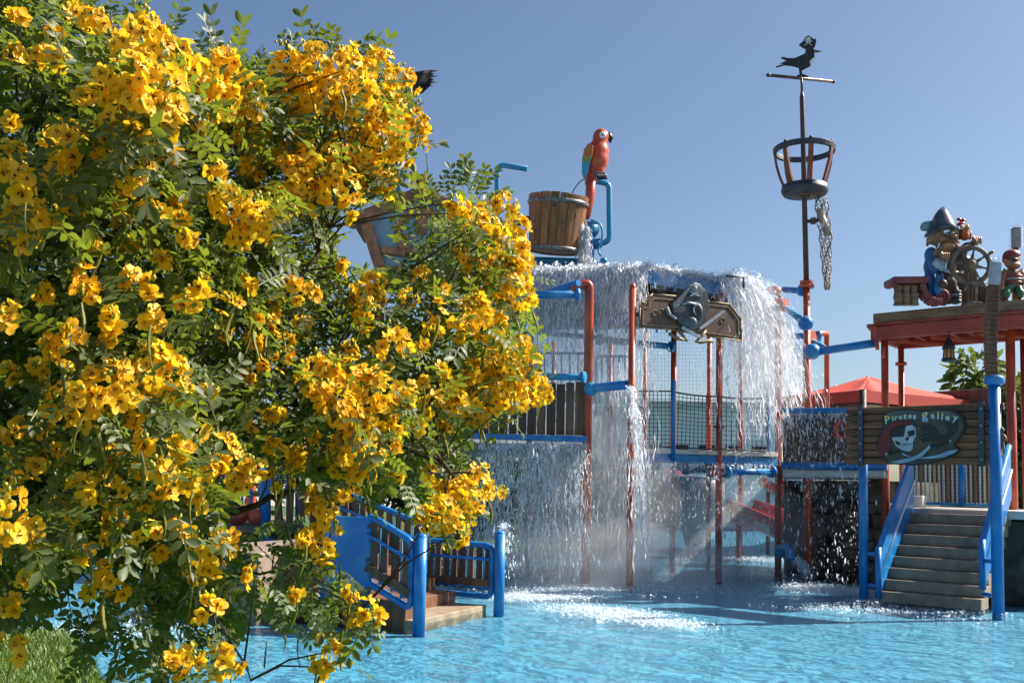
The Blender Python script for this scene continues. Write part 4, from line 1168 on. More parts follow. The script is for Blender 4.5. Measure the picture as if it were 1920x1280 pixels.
def small_pirate():
    root = thing('deckhand_statue', sp(1900, 572), 'small seated pirate statue with red bandana, eye patch and green trousers', 'statue')
    BAND = mat('dull red bandana', (.24, .045, .045), (.15, .03, .03), 7, .5, .2)
    blob([(1899, 520, 17, 14, 18, .0), (1899, 538, 16, 14, 12, 0), (1899, 500, 10, 10, 10, 0)], 'body', mat('grey vest paint', (.22, .21, .2), (.13, .12, .12), 6, .5, .2), root, .025)
    blob([(1898, 490, 15, 14, 15, -.05), (1906, 498, 8, 8, 7, -.14), (1884, 490, 4, 4, 5, -.05), (1900, 493, 4, 4, 4, -.2)], 'head', SKIN, root, .02)
    blob([(1897, 480, 17, 16, 13, -.03), (1884, 486, 5, 6, 9, 0)], 'bandana', BAND, root, .02)
    MB().ell(sp(1903, 487, -.19), (sr(6), sr(3), sr(4.5))).build('eye_patch', BLACK, root)
    MB().tube([sp(1886, 484, -.12), sp(1903, 486, -.22), sp(1914, 482, -.12)], sr(1.3), 6).build('patch_strap', BLACK, root)
    for k in range(3):
        MB().lathe([(sr(17.6), -.014), (sr(17.6), .014)], sp(1899, 519 + k * 6, 0), 16).build('vest_stripe', mat('stripe red', (.34, .07, .06), None, rough=.5) if k % 2 == 0 else CLOTH, root)
    for s_ in (-1, 1):
        blob([(1899 + s_ * 9, 542, 9, 12, 9, -.08), (1899 + s_ * 13, 550, 9, 9, 11, -.16)], 'trouser_leg', GREEN, root, .022)
        blob([(1899 + s_ * 14, 566, 6.5, 7, 9, -.17), (1899 + s_ * 15 - 2, 571, 9, 12, 4.5, -.24)], 'boot', LEATH, root, .02)
        blob([(1899 + s_ * 17, 515, 6, 7, 10, -.02), (1899 + s_ * 20, 530, 5, 6, 10, -.08), (1899 + s_ * 19, 540, 5, 5, 5, -.15)], 'arm', SKIN, root, .02)
    for s_ in (-1, 1):
        MB().plate([sp(1899, 512, -.2), sp(1899 + s_ * 17, 503, -.12), sp(1899 + s_ * 18, 510, -.12)], (0, 1, 0), .03).build('collar', WOODGREY, root)
small_pirate()
def spike_post():
    root = thing('spiked_mast_stub', sp(1905, 572, .5), 'dark mast stub with grey box and bird spikes behind the deckhand', 'post')
    MB().tube([sp(1904, 575, .5), sp(1904, 465, .5)], sr(6), 10).build('pole', WOODMID, root)
    MB().frame(sp(1905, 446, .5), (sr(14), sr(12), sr(40)), Vector((1, 0, 0)), Vector((0, 1, 0)), ZUP).build('metal_box', mat('grey metal', (.3, .3, .32), (.2, .2, .21), 8, .5), root, bevel=.006)
    b = MB()
    for k in range(9):
        for s_ in (-1, 1):
            b.tube([sp(1905 + s_ * 7, 428 + k * 5, .45), sp(1905 + s_ * 13, 425 + k * 5, .45)], .004, 4)
    for k in range(4): b.tube([sp(1900 + k * 3.5, 426, .45), sp(1899 + k * 4, 418, .45)], .004, 4)
    b.build('bird_spikes', STEEL, root, kind='stuff')
spike_post()

# ------------------------------------------------------------------ the low stairs on the left
LE = Vector((.43, .9, 0)).normalized()            # along a step
LN = Vector((-.9, .43, 0)).normalized()           # up the stairs
QN = G(785, 1178); QF = G(935, 1143)
QN = Vector((QN.x, QN.y, 0)); QF = Vector((QF.x, QF.y, 0))
WID = (QF - QN).length
LE = (QF - QN).normalized(); LN = Vector((-LE.y, LE.x, 0))
low = thing('low_staircase', (QN + QF) / 2, 'short sand coloured stairs between blue framed wooden slat railings', 'staircase')
for i in range(6):
    run0 = (.14, .62, .95, 1.28, 1.61, 1.94)[i]; top = .07 + i * .16
    dep = .5 if i == 0 else .36
    c = (QN + QF) / 2 + LN * (run0 + dep / 2) + Vector((0, 0, (top - .1) / 2))
    MB().frame(c, (WID - .2, dep, top + .1), LE, LN, ZUP).build('step', SAND if i == 0 else WOODMID, low, bevel=.012)  # higher steps take a dark colour that imitates the shadow between the rails
for q, ty in ((QN, 1006), (QF, 1000)):
    z = P(785 if q is QN else 935, ty, q.y).z
    o = MB().tube([q - Vector((0, 0, .08)), q + Vector((0, 0, z))], .075, 18).build('rail_post', BLUE, low)
    MB().ell(q + Vector((0, 0, z)), (.075, .075, .05)).build('post_cap', BLUE, o)
def railing(foot, n, length, z0, rise, h, slats, inset=.12, name='slat_railing'):
    """a slanted frame of blue tube filled with dark boards, rising along the stairs"""
    a = foot + LN * inset + Vector((0, 0, z0)); b = foot + LN * (inset + length) + Vector((0, 0, z0 + rise))
    up = Vector((0, 0, 1))
    fr = MB().tube(bend([a + up * h * .5, a, b, b + up * h, a + up * (h - .02), a + up * h * .45], .1), .042, 12).build(name, BLUE, low)
    MB().tube([a + up * .13, b + up * .13], .03, 8).build('lower_bar', BLUE, fr)
    for k in range(slats):
        t = (k + .5) / slats
        q = a.lerp(b, t)
        w = length / slats * .62
        MB().frame(q + up * (h * .5 + .03), (w, .035, h - .12), LN, LE, up).build('slat', WOODDARK, fr, bevel=.005)
        if k % 2 == 0:
            MB().tube([q + LN * (length / slats * .5) + up * .05 + LE * .02, q + LN * (length / slats * .5) + up * (h - .05) + LE * .02], .014, 6).build('baluster', BLUEPALE, fr)
    MB().beam(a + up * .19 + LE * -.04, b + up * .19 + LE * -.04, .03, .1).build('board_rail', WOODDARK, fr)
    MB().tube([a + up * (h * .72) + LE * -.06, b + up * (h * .72) + LE * -.06], .022, 8).build('rail_and_glint', BLUE, fr)
    for t in (.15, .8):
        MB().tube([foot + up * (z0 + h * t), a + up * (h * t)], .022, 8).build('bracket', BLUE, fr)
    return fr
railing(QN, LN, .62, .22, .28, .82, 4)
railing(QF, LN, 1.05, .17, .02, .72, 8)
railing(QF + LN * 1.15, LN, 1.4, .30, .42, .86, 9)
c = QN + LN * 1.06 + Vector((0, 0, .78))
pnl = MB().frame(c, (.62, .05, 1.02), LN, LE, ZUP).build('solid_panel', BLUE, low, bevel=.015)
for s_ in (-1, 1):
    MB().tube([c + LN * (.33 * s_) - Vector((0, 0, .62)), c + LN * (.33 * s_) + Vector((0, 0, .55))], .035, 10).build('panel_tube', BLUE, pnl)
    for k in range(3):
        MB().lathe([(.045, -.02), (.045, .02)], c + LN * (.33 * s_) + Vector((0, 0, -.4 + k * .4)), 10).build('panel_clip', IRON if s_ < 0 else BLUEPALE, pnl)
MB().frame(QN + LN * 1.2 + LE * .3 + Vector((0, 0, .05)), (1.9, .4, .5), LN, LE, ZUP).build('stair_base', WOODMID, low, bevel=.02)  # base coloured dark too, shade put into its colour
MB().frame((QN + QF) / 2 + LN * 2.9 + Vector((0, 0, .36)), (WID + .8, 1.6, .9), LE, LN, ZUP).build('landing', CONCRETE, low, bevel=.02)

# ------------------------------------------------------------------ things glimpsed behind the flowering shrub
lt = thing('side_platform', G(470, 1045), 'grey platform on red posts with blue railing seen between the shrub branches', 'platform')
for px, pb, pt, dia in ((466, 1046, 820, .2), (560, 1032, 760, .17), (330, 1040, 760, .2), (700, 1020, 560, .18), (860, 1020, 520, .18)):
    post(px, pb, pt, dia, RED, parent=lt)
slab([xy(300, 990, 20.4), xy(560, 990, 20.2), xy(560, 990, 24.5), xy(300, 990, 24.5)], .66, .86, CONCRETE, 'platform_floor', lt)
slab([xy(300, 990, 20.8), xy(640, 990, 20.4), xy(640, 990, 24), xy(300, 990, 24)], -.3, .62, ROCK, 'platform_base', lt)
pl = MB().tube([P(500, 1008, 20.0), P(562, 1062, 18.6)], .07, 10).build('sloped_rail', BLUE, lt)
MB().tube([P(497, 1010, 20.0), P(495, 860, 20.0)], .09, 12).build('rail_post', BLUE, lt)
for i in range(9):
    px = 420 + i * 17
    MB().tube([P(px, 985, 20.3), P(px, 880, 20.3)], .03, 8).build('baluster', BLUE if i % 2 else BLUEPALE, lt)
YEL = mat('yellow bar paint', (.6, .32, .05), None, rough=.45)
for py in (905, 925): MB().tube([P(415, py, 20.6), P(500, py, 20.6)], .06, 8).build('yellow_bar', YEL, lt)
MB().ell(P(446, 965, 20.0), .22).build('red_ball', RED, lt)
MB().ell(P(478, 968, 20.0), .16).build('red_ball', RED, lt)
for i in range(6):
    px = 520 + i * 22
    a = P(px, 1000, 20); c = P(px, 900, 20)
    MB().box((a.x, 20, (a.z + c.z) / 2), (.14, .04, c.z - a.z)).build('slat', WOODDARK, lt, bevel=.005)

def house():
    Y = 19.0
    root = thing('toy_house', P(790, 500, Y), 'blue gabled playhouse front with brown log trim above the shrub', 'playhouse')
    HB = mat('pale blue wall', (.27, .38, .47), (.19, .29, .38), 2, .5, .1)
    LOG = mat('carved log trim', (.46, .19, .085), (.22, .085, .04), 6, .55, .4, 25)
    wall = [(690, 412), (770, 378), (792, 366), (880, 410), (872, 520), (716, 520)]
    MB().plate([P(x, y, Y) for x, y in wall], (0, 1, 0), .1).build('front_wall', HB, root)
    MB().plate([P(x, y, Y + 1.6) for x, y in wall], (0, 1, 0), .1).build('back_wall', HB, root)
    def log(x0, y0, x1, y1, w, dy=-.1, name='trim_log'):
        return MB().beam(P(x0, y0, Y + dy), P(x1, y1, Y + dy), .22, M(w, Y), Vector((0, 0, 1)) if abs(x1 - x0) > abs(y1 - y0) else Vector((0, 1, 0))).build(name, LOG, root, bevel=.03)
    rl = log(668, 411, 790, 362, 21, name='roof_log')
    MB().lathe([(M(13, Y), -.13), (M(13, Y), .13)], P(661, 414, Y - .1), 16, Vector((0, 1, 0))).build('log_end', LOG, rl)
    log(794, 362, 900, 415, 21, name='roof_log')
    MB().frame(P(783, 337, Y - .1), (M(36, Y), .3, M(16, Y)), Vector((1, 0, -.02)), Vector((0, 1, 0)), ZUP).build('ridge_block', LOG, root, bevel=.03)
    MB().frame(P(790, 361, Y - .24), (M(14, Y), .2, M(28, Y)), Vector((1, 0, 0)), Vector((0, 1, 0)), ZUP).build('ridge_post', LOG, root, bevel=.03)
    log(687, 420, 712, 500, 15); log(716, 470, 800, 480, 14); log(878, 412, 868, 500, 15)
    aw = MB()
    pts = arc(P(790, 440, Y - .06), M(44, Y), 0, math.pi, Vector((1, 0, 0)), ZUP, 12)
    for u, v in zip(pts[:-1], pts[1:]): aw.beam(u, v, .16, M(13, Y), Vector((0, 1, 0)))
    wnd = aw.build('window_arch', LOG, root)
    MB().plate(arc(P(790, 440, Y - .055), M(40, Y), 0, math.pi, Vector((1, 0, 0)), ZUP, 12), (0, 1, 0), .02).build('window_pane', mat('window panel', (.25, .40, .55), (.2, .32, .45), 2, .3), wnd)
    log(758, 440, 757, 470, 11); log(790, 400, 790, 440, 6)
    rp = MB()
    for sx, (x0, y0), (x1, y1) in ((0, (655, 408), (786, 352)), (1, (794, 352), (905, 408))):
        a, b_ = P(x0, y0, Y - .1), P(x1, y1, Y - .1)
        MB().plate([a, b_, b_ + Vector((0, 1.9, 0)), a + Vector((0, 1.9, 0))], (b_ - a).cross(Vector((0, 1, 0))), .07).build('roof_slab', LOG, root)
    MB().frame(P(794, 524, Y + .8), (M(170, Y), 1.8, .12), Vector((1, 0, 0)), Vector((0, 1, 0)), ZUP).build('house_floor', LOG, root)
    for px in (715, 872):
        for dy in (.1, 1.5):
            q = P(px, 526, Y + dy)
            MB().tube([Vector((q.x, q.y, -.3)), q], .08, 12).build('stilt', RED, root)
    # carved finial on the ridge
    MB().lathe([(M(11, Y), 0), (M(8, Y), M(6, Y)), (M(5, Y), M(12, Y)), (M(6, Y), M(18, Y)), (M(3, Y), M(24, Y))], P(775, 330, Y), 12).build('finial', WOODGREY, root)
house()
def gull():
    Y = 19.0
    root = thing('white_bird_statue', P(742, 372, Y), 'white and blue bird statue half hidden by flowers on the playhouse roof', 'statue')
    b = MB()
    for px, py, rx, rz in ((742, 312, 15, 20), (738, 330, 17, 18), (744, 294, 11, 13), (740, 345, 12, 12)):
        b.ell(P(px, py, Y), (M(rx, Y), M(rx * .9, Y), M(rz, Y)))
    b.build('body', WHITE, root, remesh=.035)
    for s_ in (-1, 1):
        MB().ell(P(741 + s_ * 17, 318, Y), (M(5, Y), M(11, Y), M(24, Y))).build('wing', BLUEPALE, root)
    MB().tube([P(748, 292, Y - .15), P(758, 296, Y - .25), P(760, 302, Y - .25)], [M(4, Y), M(3, Y), M(1, Y)], 8).build('beak', YEL, root)
    for px in (733, 746): MB().tube([P(px, 352, Y), P(px, 376, Y)], M(2, Y), 6).build('leg', YEL, root)
    MB().tube([P(740, 350, Y), P(747, 372, Y - .1)], [M(9, Y), M(12, Y)], 10).build('coat_tail', BLUE, root)
gull()
def flag():
    Y = 19.2
    root = thing('pirate_flag', P(748, 340, Y), 'black tattered flag on a striped pole behind the flower tops', 'flag')
    MB().tube([P(752, 340, Y), P(742, 150, Y)], M(3.5, Y), 10).build('pole', BROWNPIPE, root)
    for k in range(10):
        t = k / 10
        q = P(752 - 10 * t, 340 - 190 * t, Y)
        MB().lathe([(M(4, Y), -.05), (M(4, Y), .05)], q, 10).build('pole_band', WOODGREY, root)
    cl = mat('black flag cloth', (.008, .008, .01), (.016, .016, .02), 8, .8)
    top = [(742, 152), (760, 142), (778, 136), (795, 132), (808, 131)]
    bot = [(748, 205), (760, 196), (775, 184), (792, 175), (806, 162)]
    vs = []; fs = []
    n = 5; rows = 6
    for j in range(rows + 1):
        for i in range(n):
            x = top[i][0] + (bot[i][0] - top[i][0]) * j / rows; y = top[i][1] + (bot[i][1] - top[i][1]) * j / rows
            vs.append(P(x, y, Y + .14 * math.sin(i * 1.7 + j * .5)))
    tips = [(822, 132), (816, 139), (822, 143), (814, 150), (820, 155), (810, 162), (806, 165)]
    fs += [(j * n + i, j * n + i + 1, (j + 1) * n + i + 1, (j + 1) * n + i) for j in range(rows) for i in range(n - 1)]
    k0 = len(vs)
    for j, (x, y) in enumerate(tips): vs.append(P(x, y, Y + .05))
    for j in range(rows):
        fs.append((j * n + 4, k0 + j, (j + 1) * n + 4))
    b = MB(); b.add(vs, fs, True)
    o = b.build('cloth', cl, root)
    so = o.modifiers.new('cloth thickness', 'SOLIDIFY'); so.thickness = .012
flag()

# ------------------------------------------------------------------ background: slides, canopy, building
def slide(pts, name, label, r=.42, m=REDSLIDE):
    b = MB()
    n = 9; vs = []; fs = []
    pts = [Vector(p) for p in pts]
    for i, p in enumerate(pts):
        t = (pts[min(i + 1, len(pts) - 1)] - pts[max(i - 1, 0)]).normalized()
        s_ = t.cross(ZUP).normalized(); u = s_.cross(t)
        for j in range(n):
            a = math.pi * (1.0 + .999 * j / (n - 1))
            vs.append(p + s_ * (r * math.cos(a)) + u * (r * .8 * math.sin(a) + r * .4))
    for i in range(len(pts) - 1):
        for j in range(n - 1):
            fs.append((i * n + j, i * n + j + 1, (i + 1) * n + j + 1, (i + 1) * n + j))
    b.add(vs, fs, True)
    root = thing(name, Vector((pts[-1].x, pts[-1].y, 0)), label, 'slide')
    o = b.build('chute', m, root)
    so = o.modifiers.new('shell', 'SOLIDIFY'); so.thickness = .05
    for s_ in (0, n - 1):
        MB().tube([Vector(vs[i * n + s_]) for i in range(len(pts))], .055, 8).build('rim', m, root)
    for i in range(0, len(pts), 2):
        q = pts[i]
        MB().tube([Vector((q.x, q.y, -.3)), q - Vector((0, 0, .05))], .06, 8).build('support', REDDARK, root)
    return root
s1 = slide([P(1385, 958, 25), P(1425, 972, 24.6), P(1460, 986, 24.2), P(1490, 1000, 23.8), P(1530, 1014, 23.4)], 'water_slide', 'glossy red open slide chute running down behind the right posts', .66)
MB().beam(P(1412, 980, 23.85), P(1442, 990, 23.55), .02, .14).build('white_notice', WHITE, s1)
slide([P(1440, 905, 29), P(1475, 925, 28.5), P(1505, 940, 28)], 'water_slide', 'upper red slide piece in the mist above the long chute', .4)
tb = MB()
q0 = [P(1256, 905, 30), P(1275, 910, 29), P(1292, 925, 28), P(1296, 940, 27.5)]
tb.tube(q0, .42, 16, caps=False)
ts = thing('tube_slide', Vector((q0[-1].x, q0[-1].y, 0)), 'red tube slide mouth seen through the mist between two posts', 'slide')
o = tb.build('tube', REDSLIDE, ts); so = o.modifiers.new('shell', 'SOLIDIFY'); so.thickness = .05
MB().tube([Vector((q0[2].x, q0[2].y, -.3)), q0[2] - Vector((0, 0, .3))], .08, 8).build('support', REDDARK, ts)
GP = mat('grey violet plastic', (.20, .19, .23), (.16, .15, .19), 2, .5)
gq = G(1302, 1038)
gf = thing('funnel_fountain', gq, 'grey funnel shaped water feature standing on a narrow foot in the mist', 'water feature')
MB().lathe([(.22, -.3), (.24, .25), (.34, .55), (.62, 1.0), (.78, 1.5), (.8, 1.9), (.6, 2.05)], gq, 24).build('bowl', GP, gf)
MB().lathe([(.66, 2.0), (.70, 2.08), (.5, 2.1)], gq, 24).build('bowl_rim', GREYB, gf)

def canopy():
    Y = 30.0
    root = thing('red_canopy', G(1640, 1015), 'red fabric sun canopy with pointed top behind the right deck', 'canopy')
    CL = mat('red canopy cloth', (.55, .06, .035), (.47, .05, .03), 2, .75, .1)
    m = CL; nt = m.node_tree; L = nt.links; N = nt.nodes
    pk = P(1627, 705, Y + 2); ridge = P(1640, 707, Y + 2)
    cs = [P(1470, 768, Y + 1.0), P(1618, 752, Y - 1.6), P(1845, 748, Y + 1.2), P(1690, 735, Y + 5.5)]
    z = sum(c.z for c in cs) / 4
    cs = [Vector((c.x, c.y, z)) for c in cs]
    for i in range(4):
        a, b_ = cs[i], cs[(i + 1) % 4]
        bb = MB()
        vs = []; fs = []
        n = 6
        for r in range(n + 1):
            t = r / n
            for c in range(n + 1):
                u = c / n
                e = a.lerp(b_, u); p = e.lerp(pk, t)
                vs.append(p - Vector((0, 0, .25 * math.sin(math.pi * t) * (.4 + .6 * math.sin(math.pi * u)) * .6 + .12 * math.sin(math.pi * u) * (1 - t) * -1 * -1)))
        fs = [(r * (n + 1) + c, r * (n + 1) + c + 1, (r + 1) * (n + 1) + c + 1, (r + 1) * (n + 1) + c) for r in range(n) for c in range(n)]
        bb.add(vs, fs, True)
        o = bb.build('canopy_panel', CL, root)
        so = o.modifiers.new('cloth', 'SOLIDIFY'); so.thickness = .02
        MB().beam(a - Vector((0, 0, .18)), b_ - Vector((0, 0, .18)), .02, .34).build('valance', CL, root)
        MB().beam(a - Vector((0, 0, .5)), b_ - Vector((0, 0, .5)), .12, .16).build('frame_beam', WOODDARK, root)
        MB().tube([Vector((a.x, a.y, -.3)), a], .1, 10).build('pole', WOODDARK, root)
    MB().tube([Vector((pk.x, pk.y, z - .4)), pk], .05, 8).build('king_pole', IRON, root)
    return root
canopy()
def hut():
    root = thing('dark_roofed_hut', G(1800, 985), 'low hut with dark flat roof right of the red canopy', 'hut')
    MB().plate([P(1690, 752, 34), P(1860, 742, 30), P(1880, 742, 36), P(1720, 752, 39)], (0, 0, 1), .5).build('roof', WOODDARK, root, bevel=.05)
    q = P(1790, 900, 35); MB().box((q.x, 35, 2.2), (2.6, 2.6, 4.6)).build('wall', WOODDARK, root)
hut()
def building():
    root = thing('pale_building', P(1330, 930, 46), 'long pale plastered building behind the play tower', 'building')
    PW = mat('pale plaster', (.78, .72, .65), (.70, .65, .59), .8, .8, .1)
    a = P(1150, 800, 46); b = P(1500, 800, 46); zt_ = P(1300, 765, 46).z
    MB().box(((a.x + b.x) / 2, 49, zt_ / 2), (b.x - a.x, 6, zt_)).build('wall', PW, root)
    MB().box(((a.x + b.x) / 2, 49, zt_ + .15), (b.x - a.x + .8, 6.8, .3)).build('roof_slab', KERB, root, bevel=.03)
    GL = mat('dark window glass', (.03, .035, .04), None, rough=.1)
    n = 7
    for i in range(n):
        x = a.x + (b.x - a.x) * (i + .5) / n
        w = MB().box((x, 45.97, 3.2), (.9, .1, 1.3)).build('window', WHITE, root)
        MB().box((x, 45.91, 3.2), (.76, .03, 1.16)).build('pane', GL, w)
    MB().box((a.x + 2.2, 45.97, 1.35), (1.2, .1, 2.3)).build('door', WOODDARK, root)
building()
# ------------------------------------------------------------------ foliage: templates
def leaf_material(name, top, back, trans, rough=.42, tw=.35, var=.35):
    m = bpy.data.materials.new(name); m.use_nodes = True
    nt = m.node_tree; N = nt.nodes; L = nt.links
    b = N['Principled BSDF']; b.inputs['Roughness'].default_value = rough
    at = N.new('ShaderNodeAttribute'); at.attribute_name = 'rnd'
    oi = N.new('ShaderNodeObjectInfo')
    ad = N.new('ShaderNodeMath'); ad.operation = 'ADD'; L.new(at.outputs['Fac'], ad.inputs[0]); L.new(oi.outputs['Random'], ad.inputs[1])
    fr = N.new('ShaderNodeMath'); fr.operation = 'FRACT'; L.new(ad.outputs[0], fr.inputs[0])
    mx = N.new('ShaderNodeMix'); mx.data_type = 'RGBA'; mx.inputs[6].default_value = (*top, 1); mx.inputs[7].default_value = (*back, 1)
    L.new(fr.outputs[0], mx.inputs[0])
    g = N.new('ShaderNodeNewGeometry')
    nz = N.new('ShaderNodeTexNoise'); nz.inputs['Scale'].default_value = 60; L.new(g.outputs['Position'], nz.inputs['Vector'])
    hs = N.new('ShaderNodeHueSaturation'); mr = N.new('ShaderNodeMapRange'); mr.inputs[3].default_value = 1 - var; mr.inputs[4].default_value = 1 + var
    L.new(nz.outputs['Fac'], mr.inputs[0]); L.new(mr.outputs[0], hs.inputs['Value']); L.new(mx.outputs[2], hs.inputs['Color'])
    L.new(hs.outputs[0], b.inputs['Base Color'])
    t = N.new('ShaderNodeBsdfTranslucent')
    t.inputs['Color'].default_value = (*trans, 1)
    ms = N.new('ShaderNodeMixShader'); ms.inputs[0].default_value = tw
    L.new(b.outputs[0], ms.inputs[1]); L.new(t.outputs[0], ms.inputs[2])
    L.new(ms.outputs[0], N['Material Output'].inputs['Surface'])
    return m
LEAF = leaf_material('senna leaf', (.048, .074, .017), (.10, .13, .042), (.30, .38, .032), .5, .36)
PETAL = leaf_material('yellow petal', (.95, .48, .008), (.97, .68, .035), (1.0, .69, .028), .55, .45, .10)
STAMEN = mat('brown stamen', (.10, .035, .01), None, rough=.6)
BUD = leaf_material('green yellow bud', (.55, .45, .03), (.35, .38, .05), (.5, .5, .05), .5, .2)
POD = leaf_material('flat green pod', (.16, .19, .03), (.26, .22, .035), (.4, .42, .05), .5, .35)
BARK = mat('thin brown branch', (.085, .052, .034), (.045, .03, .02), 30, .8, .4, 90)
GREENWOOD = mat('green twig', (.13, .15, .05), (.09, .10, .035), 30, .7)

def leaflet(L, w, fold=.25, curl=.15, st=5):
    """one oval leaflet along +X, as a strip of quads with a folded midrib"""
    ts = np.linspace(0, 1, st); prof = np.array([.12, .72, 1.0, .88, .22]) if st == 5 else np.array([.2, .95, .95, .3])
    V = []
    for t, p in zip(ts, prof):
        x = t * L; hw = w * .5 * p; z = -curl * L * t * t
        V += [(x, -hw, z + fold * hw), (x, 0, z), (x, hw, z + fold * hw)]
    F = []
    for i in range(st - 1):
        a = i * 3
        F += [(a, a + 1, a + 4, a + 3), (a + 1, a + 2, a + 5, a + 4)]
    return np.array(V), np.array(F)
def rotz(a): c, s = math.cos(a), math.sin(a); return np.array([[c, -s, 0], [s, c, 0], [0, 0, 1]])
def rotx(a): c, s = math.cos(a), math.sin(a); return np.array([[1, 0, 0], [0, c, -s], [0, s, c]])
def roty(a): c, s = math.cos(a), math.sin(a); return np.array([[c, 0, s], [0, 1, 0], [-s, 0, c]])
def join(parts):
    V = []; F = []; k = 0
    for v, f in parts:
        V.append(v); F.append(f + k); k += len(v)
    return np.concatenate(V), np.concatenate(F)
def leaf_template(seed, pairs=5, size=1.0):
    r = np.random.default_rng(seed)
    parts = []
    Lr = .115 * size
    for i in range(pairs):
        t = .22 + .78 * i / (pairs - 1)
        for s in (-1, 1):
            l = (.023 + .013 * t) * size * r.uniform(.88, 1.1); w = l * r.uniform(.48, .58)
            v, f = leaflet(l, w, .22 + .15 * r.random(), r.uniform(.02, .22), 4)
            a = s * math.radians(62 - 26 * t * (i == pairs - 1) + r.uniform(-8, 8))
            R = rotz(a) @ rotx(s * r.uniform(-.1, .45)) @ roty(r.uniform(-.1, .3))
            parts.append((v @ R.T + np.array([Lr * t, s * .003, -.10 * Lr * t * t]), f))
    # the stalk
    st = []
    n = 4
    V = []; F = []
    for i in range(n + 1):
        t = i / n; h = .0016 * size
        c = np.array([Lr * t, 0, -.10 * Lr * t * t])
        V += [c + (0, -h, 0), c + (0, h, 0)]
    F = [(2 * i, 2 * i + 1, 2 * i + 3, 2 * i + 2) for i in range(n)]
    parts.append((np.array(V), np.array(F)))
    return join(parts)
def petal(L, w, cup, r):
    ts = np.linspace(0, 1, 5); prof = np.array([.16, .62, .98, .92, .42])
    V = []
    for t, p in zip(ts, prof):
        hw = w * .5 * p
        x = L * t; z = cup * L * (t ** 1.5) + .10 * L * math.sin(t * 3 + r)
        V += [(x, -hw, z + .16 * hw), (x, 0, z - .05 * hw), (x, hw, z + .16 * hw)]
    F = []
    for i in range(4):
        a = i * 3
        F += [(a, a + 1, a + 4, a + 3), (a + 1, a + 2, a + 5, a + 4)]
    return np.array(V), np.array(F)
def flower_template(seed, size=1.0, openn=1.0):
    r = np.random.default_rng(seed); parts = []
    for k in range(5):
        v, f = petal(  .0225 * size * r.uniform(.9, 1.1), .0205 * size * r.uniform(.85, 1.1), r.uniform(.12, .35) + (1 - openn) * .9, r.random() * 3)
        R = rotz(2 * math.pi * k / 5 + r.uniform(-.15, .15)) @ rotx(r.uniform(-.25, .25))
        parts.append((v @ R.T + np.array([0, 0, .0]), f))
    nP = sum(len(p[1]) for p in parts)
    for k in range(5):
        a = r.uniform(0, 6.28); l = .009 * size
        d = np.array([math.cos(a) * .5, math.sin(a) * .5, 1]); d /= np.linalg.norm(d)
        b = np.array([math.cos(a), math.sin(a), 0]) * .002
        h = .0013 * size
        p = np.array([b + (h, 0, 0), b + (0, h, 0), b + (-h, -h, 0), b + d * l + (h, 0, 0), b + d * l + (0, h, 0), b + d * l + (-h, -h, 0)])
        parts.append((p, np.array([(0, 1, 4, 3), (1, 2, 5, 4), (2, 0, 3, 5)])))
    V, F = join(parts)
    mi = np.zeros(len(F), dtype=np.int32); mi[nP:] = 1
    return V, F, mi
def frame_from(d, up):
    """rotation matrices with x along D and z near UP, arrays (n,3)"""
    x = d / np.linalg.norm(d, axis=1, keepdims=True)
    y = np.cross(up, x); y /= np.maximum(np.linalg.norm(y, axis=1, keepdims=True), 1e-6)
    z = np.cross(x, y)
    return np.stack([x, y, z], axis=2)
def scatter(template, R, T, S):
    """copies of one template: V (n*k,3), F"""
    V, F = template[0], template[1]
    W = np.einsum('nij,kj->nki', R, V) * S[:, None, None] + T[:, None, :]
    n = len(T); k = len(V)
    FF = F[None] + (np.arange(n) * k)[:, None, None]
    return W.reshape(-1, 3), FF.reshape(-1, F.shape[1])

# ------------------------------------------------------------------ the flowering shrub
CX, CY, F_ = 960, 640, LENS_PX
def Pn(px, py, Y):
    """array form of P"""
    px = np.asarray(px, float); py = np.asarray(py, float); Y = np.asarray(Y, float)
    u = (px - 960) / LENS_PX; v = (640 - py) / LENS_PX + SHIFT
    d = np.outer(u, np.array(CR)) + np.outer(v, np.array(CU)) + np.array(FWD)
    return np.array(CAM) + d * (Y / d[:, 1])[:, None]
OUT = [(-70, -70), (170, -70), (178, 15), (205, 48), (300, 55), (345, 80), (372, 110), (430, 98), (520, 100), (580, 92), (640, 105), (735, 122), (772, 150), (784, 215), (800, 262), (760, 300), (740, 372), (700, 385), (652, 395), (625, 430),
       (650, 500), (730, 500), (800, 450), (812, 390), (840, 356), (885, 345), (925, 385), (965, 400), (985, 480), (1005, 555), (980, 630), (1010, 690), (1026, 735), (975, 772), (905, 795), (868, 830), (888, 880), (925, 912), (880, 975), (842, 1012), (790, 970), (720, 905),
       (700, 935), (640, 925), (620, 960), (560, 905), (500, 880), (440, 880), (420, 960), (440, 1040), (400, 1100), (330, 1120), (250, 1060), (170, 1040), (110, 1120), (60, 1180), (-70, 1200)]
LOWER = [(440, 1040), (500, 960), (570, 960), (620, 1050), (690, 1075), (712, 1150), (640, 1245), (560, 1200), (480, 1150), (420, 1260), (300, 1290), (160, 1290), (120, 1150), (250, 1040), (380, 1000)]
def inside(px, py, poly):
    px = np.asarray(px); py = np.asarray(py); c = np.zeros(px.shape, bool)
    j = len(poly) - 1
    for i in range(len(poly)):
        xi, yi = poly[i]; xj, yj = poly[j]
        t = ((yi > py) != (yj > py)) & (px < (xj - xi) * (py - yi) / (yj - yi + 1e-9) + xi)
        c ^= t; j = i
    return c
BUSH = 1.3                             # the whole shrub stands this much further off
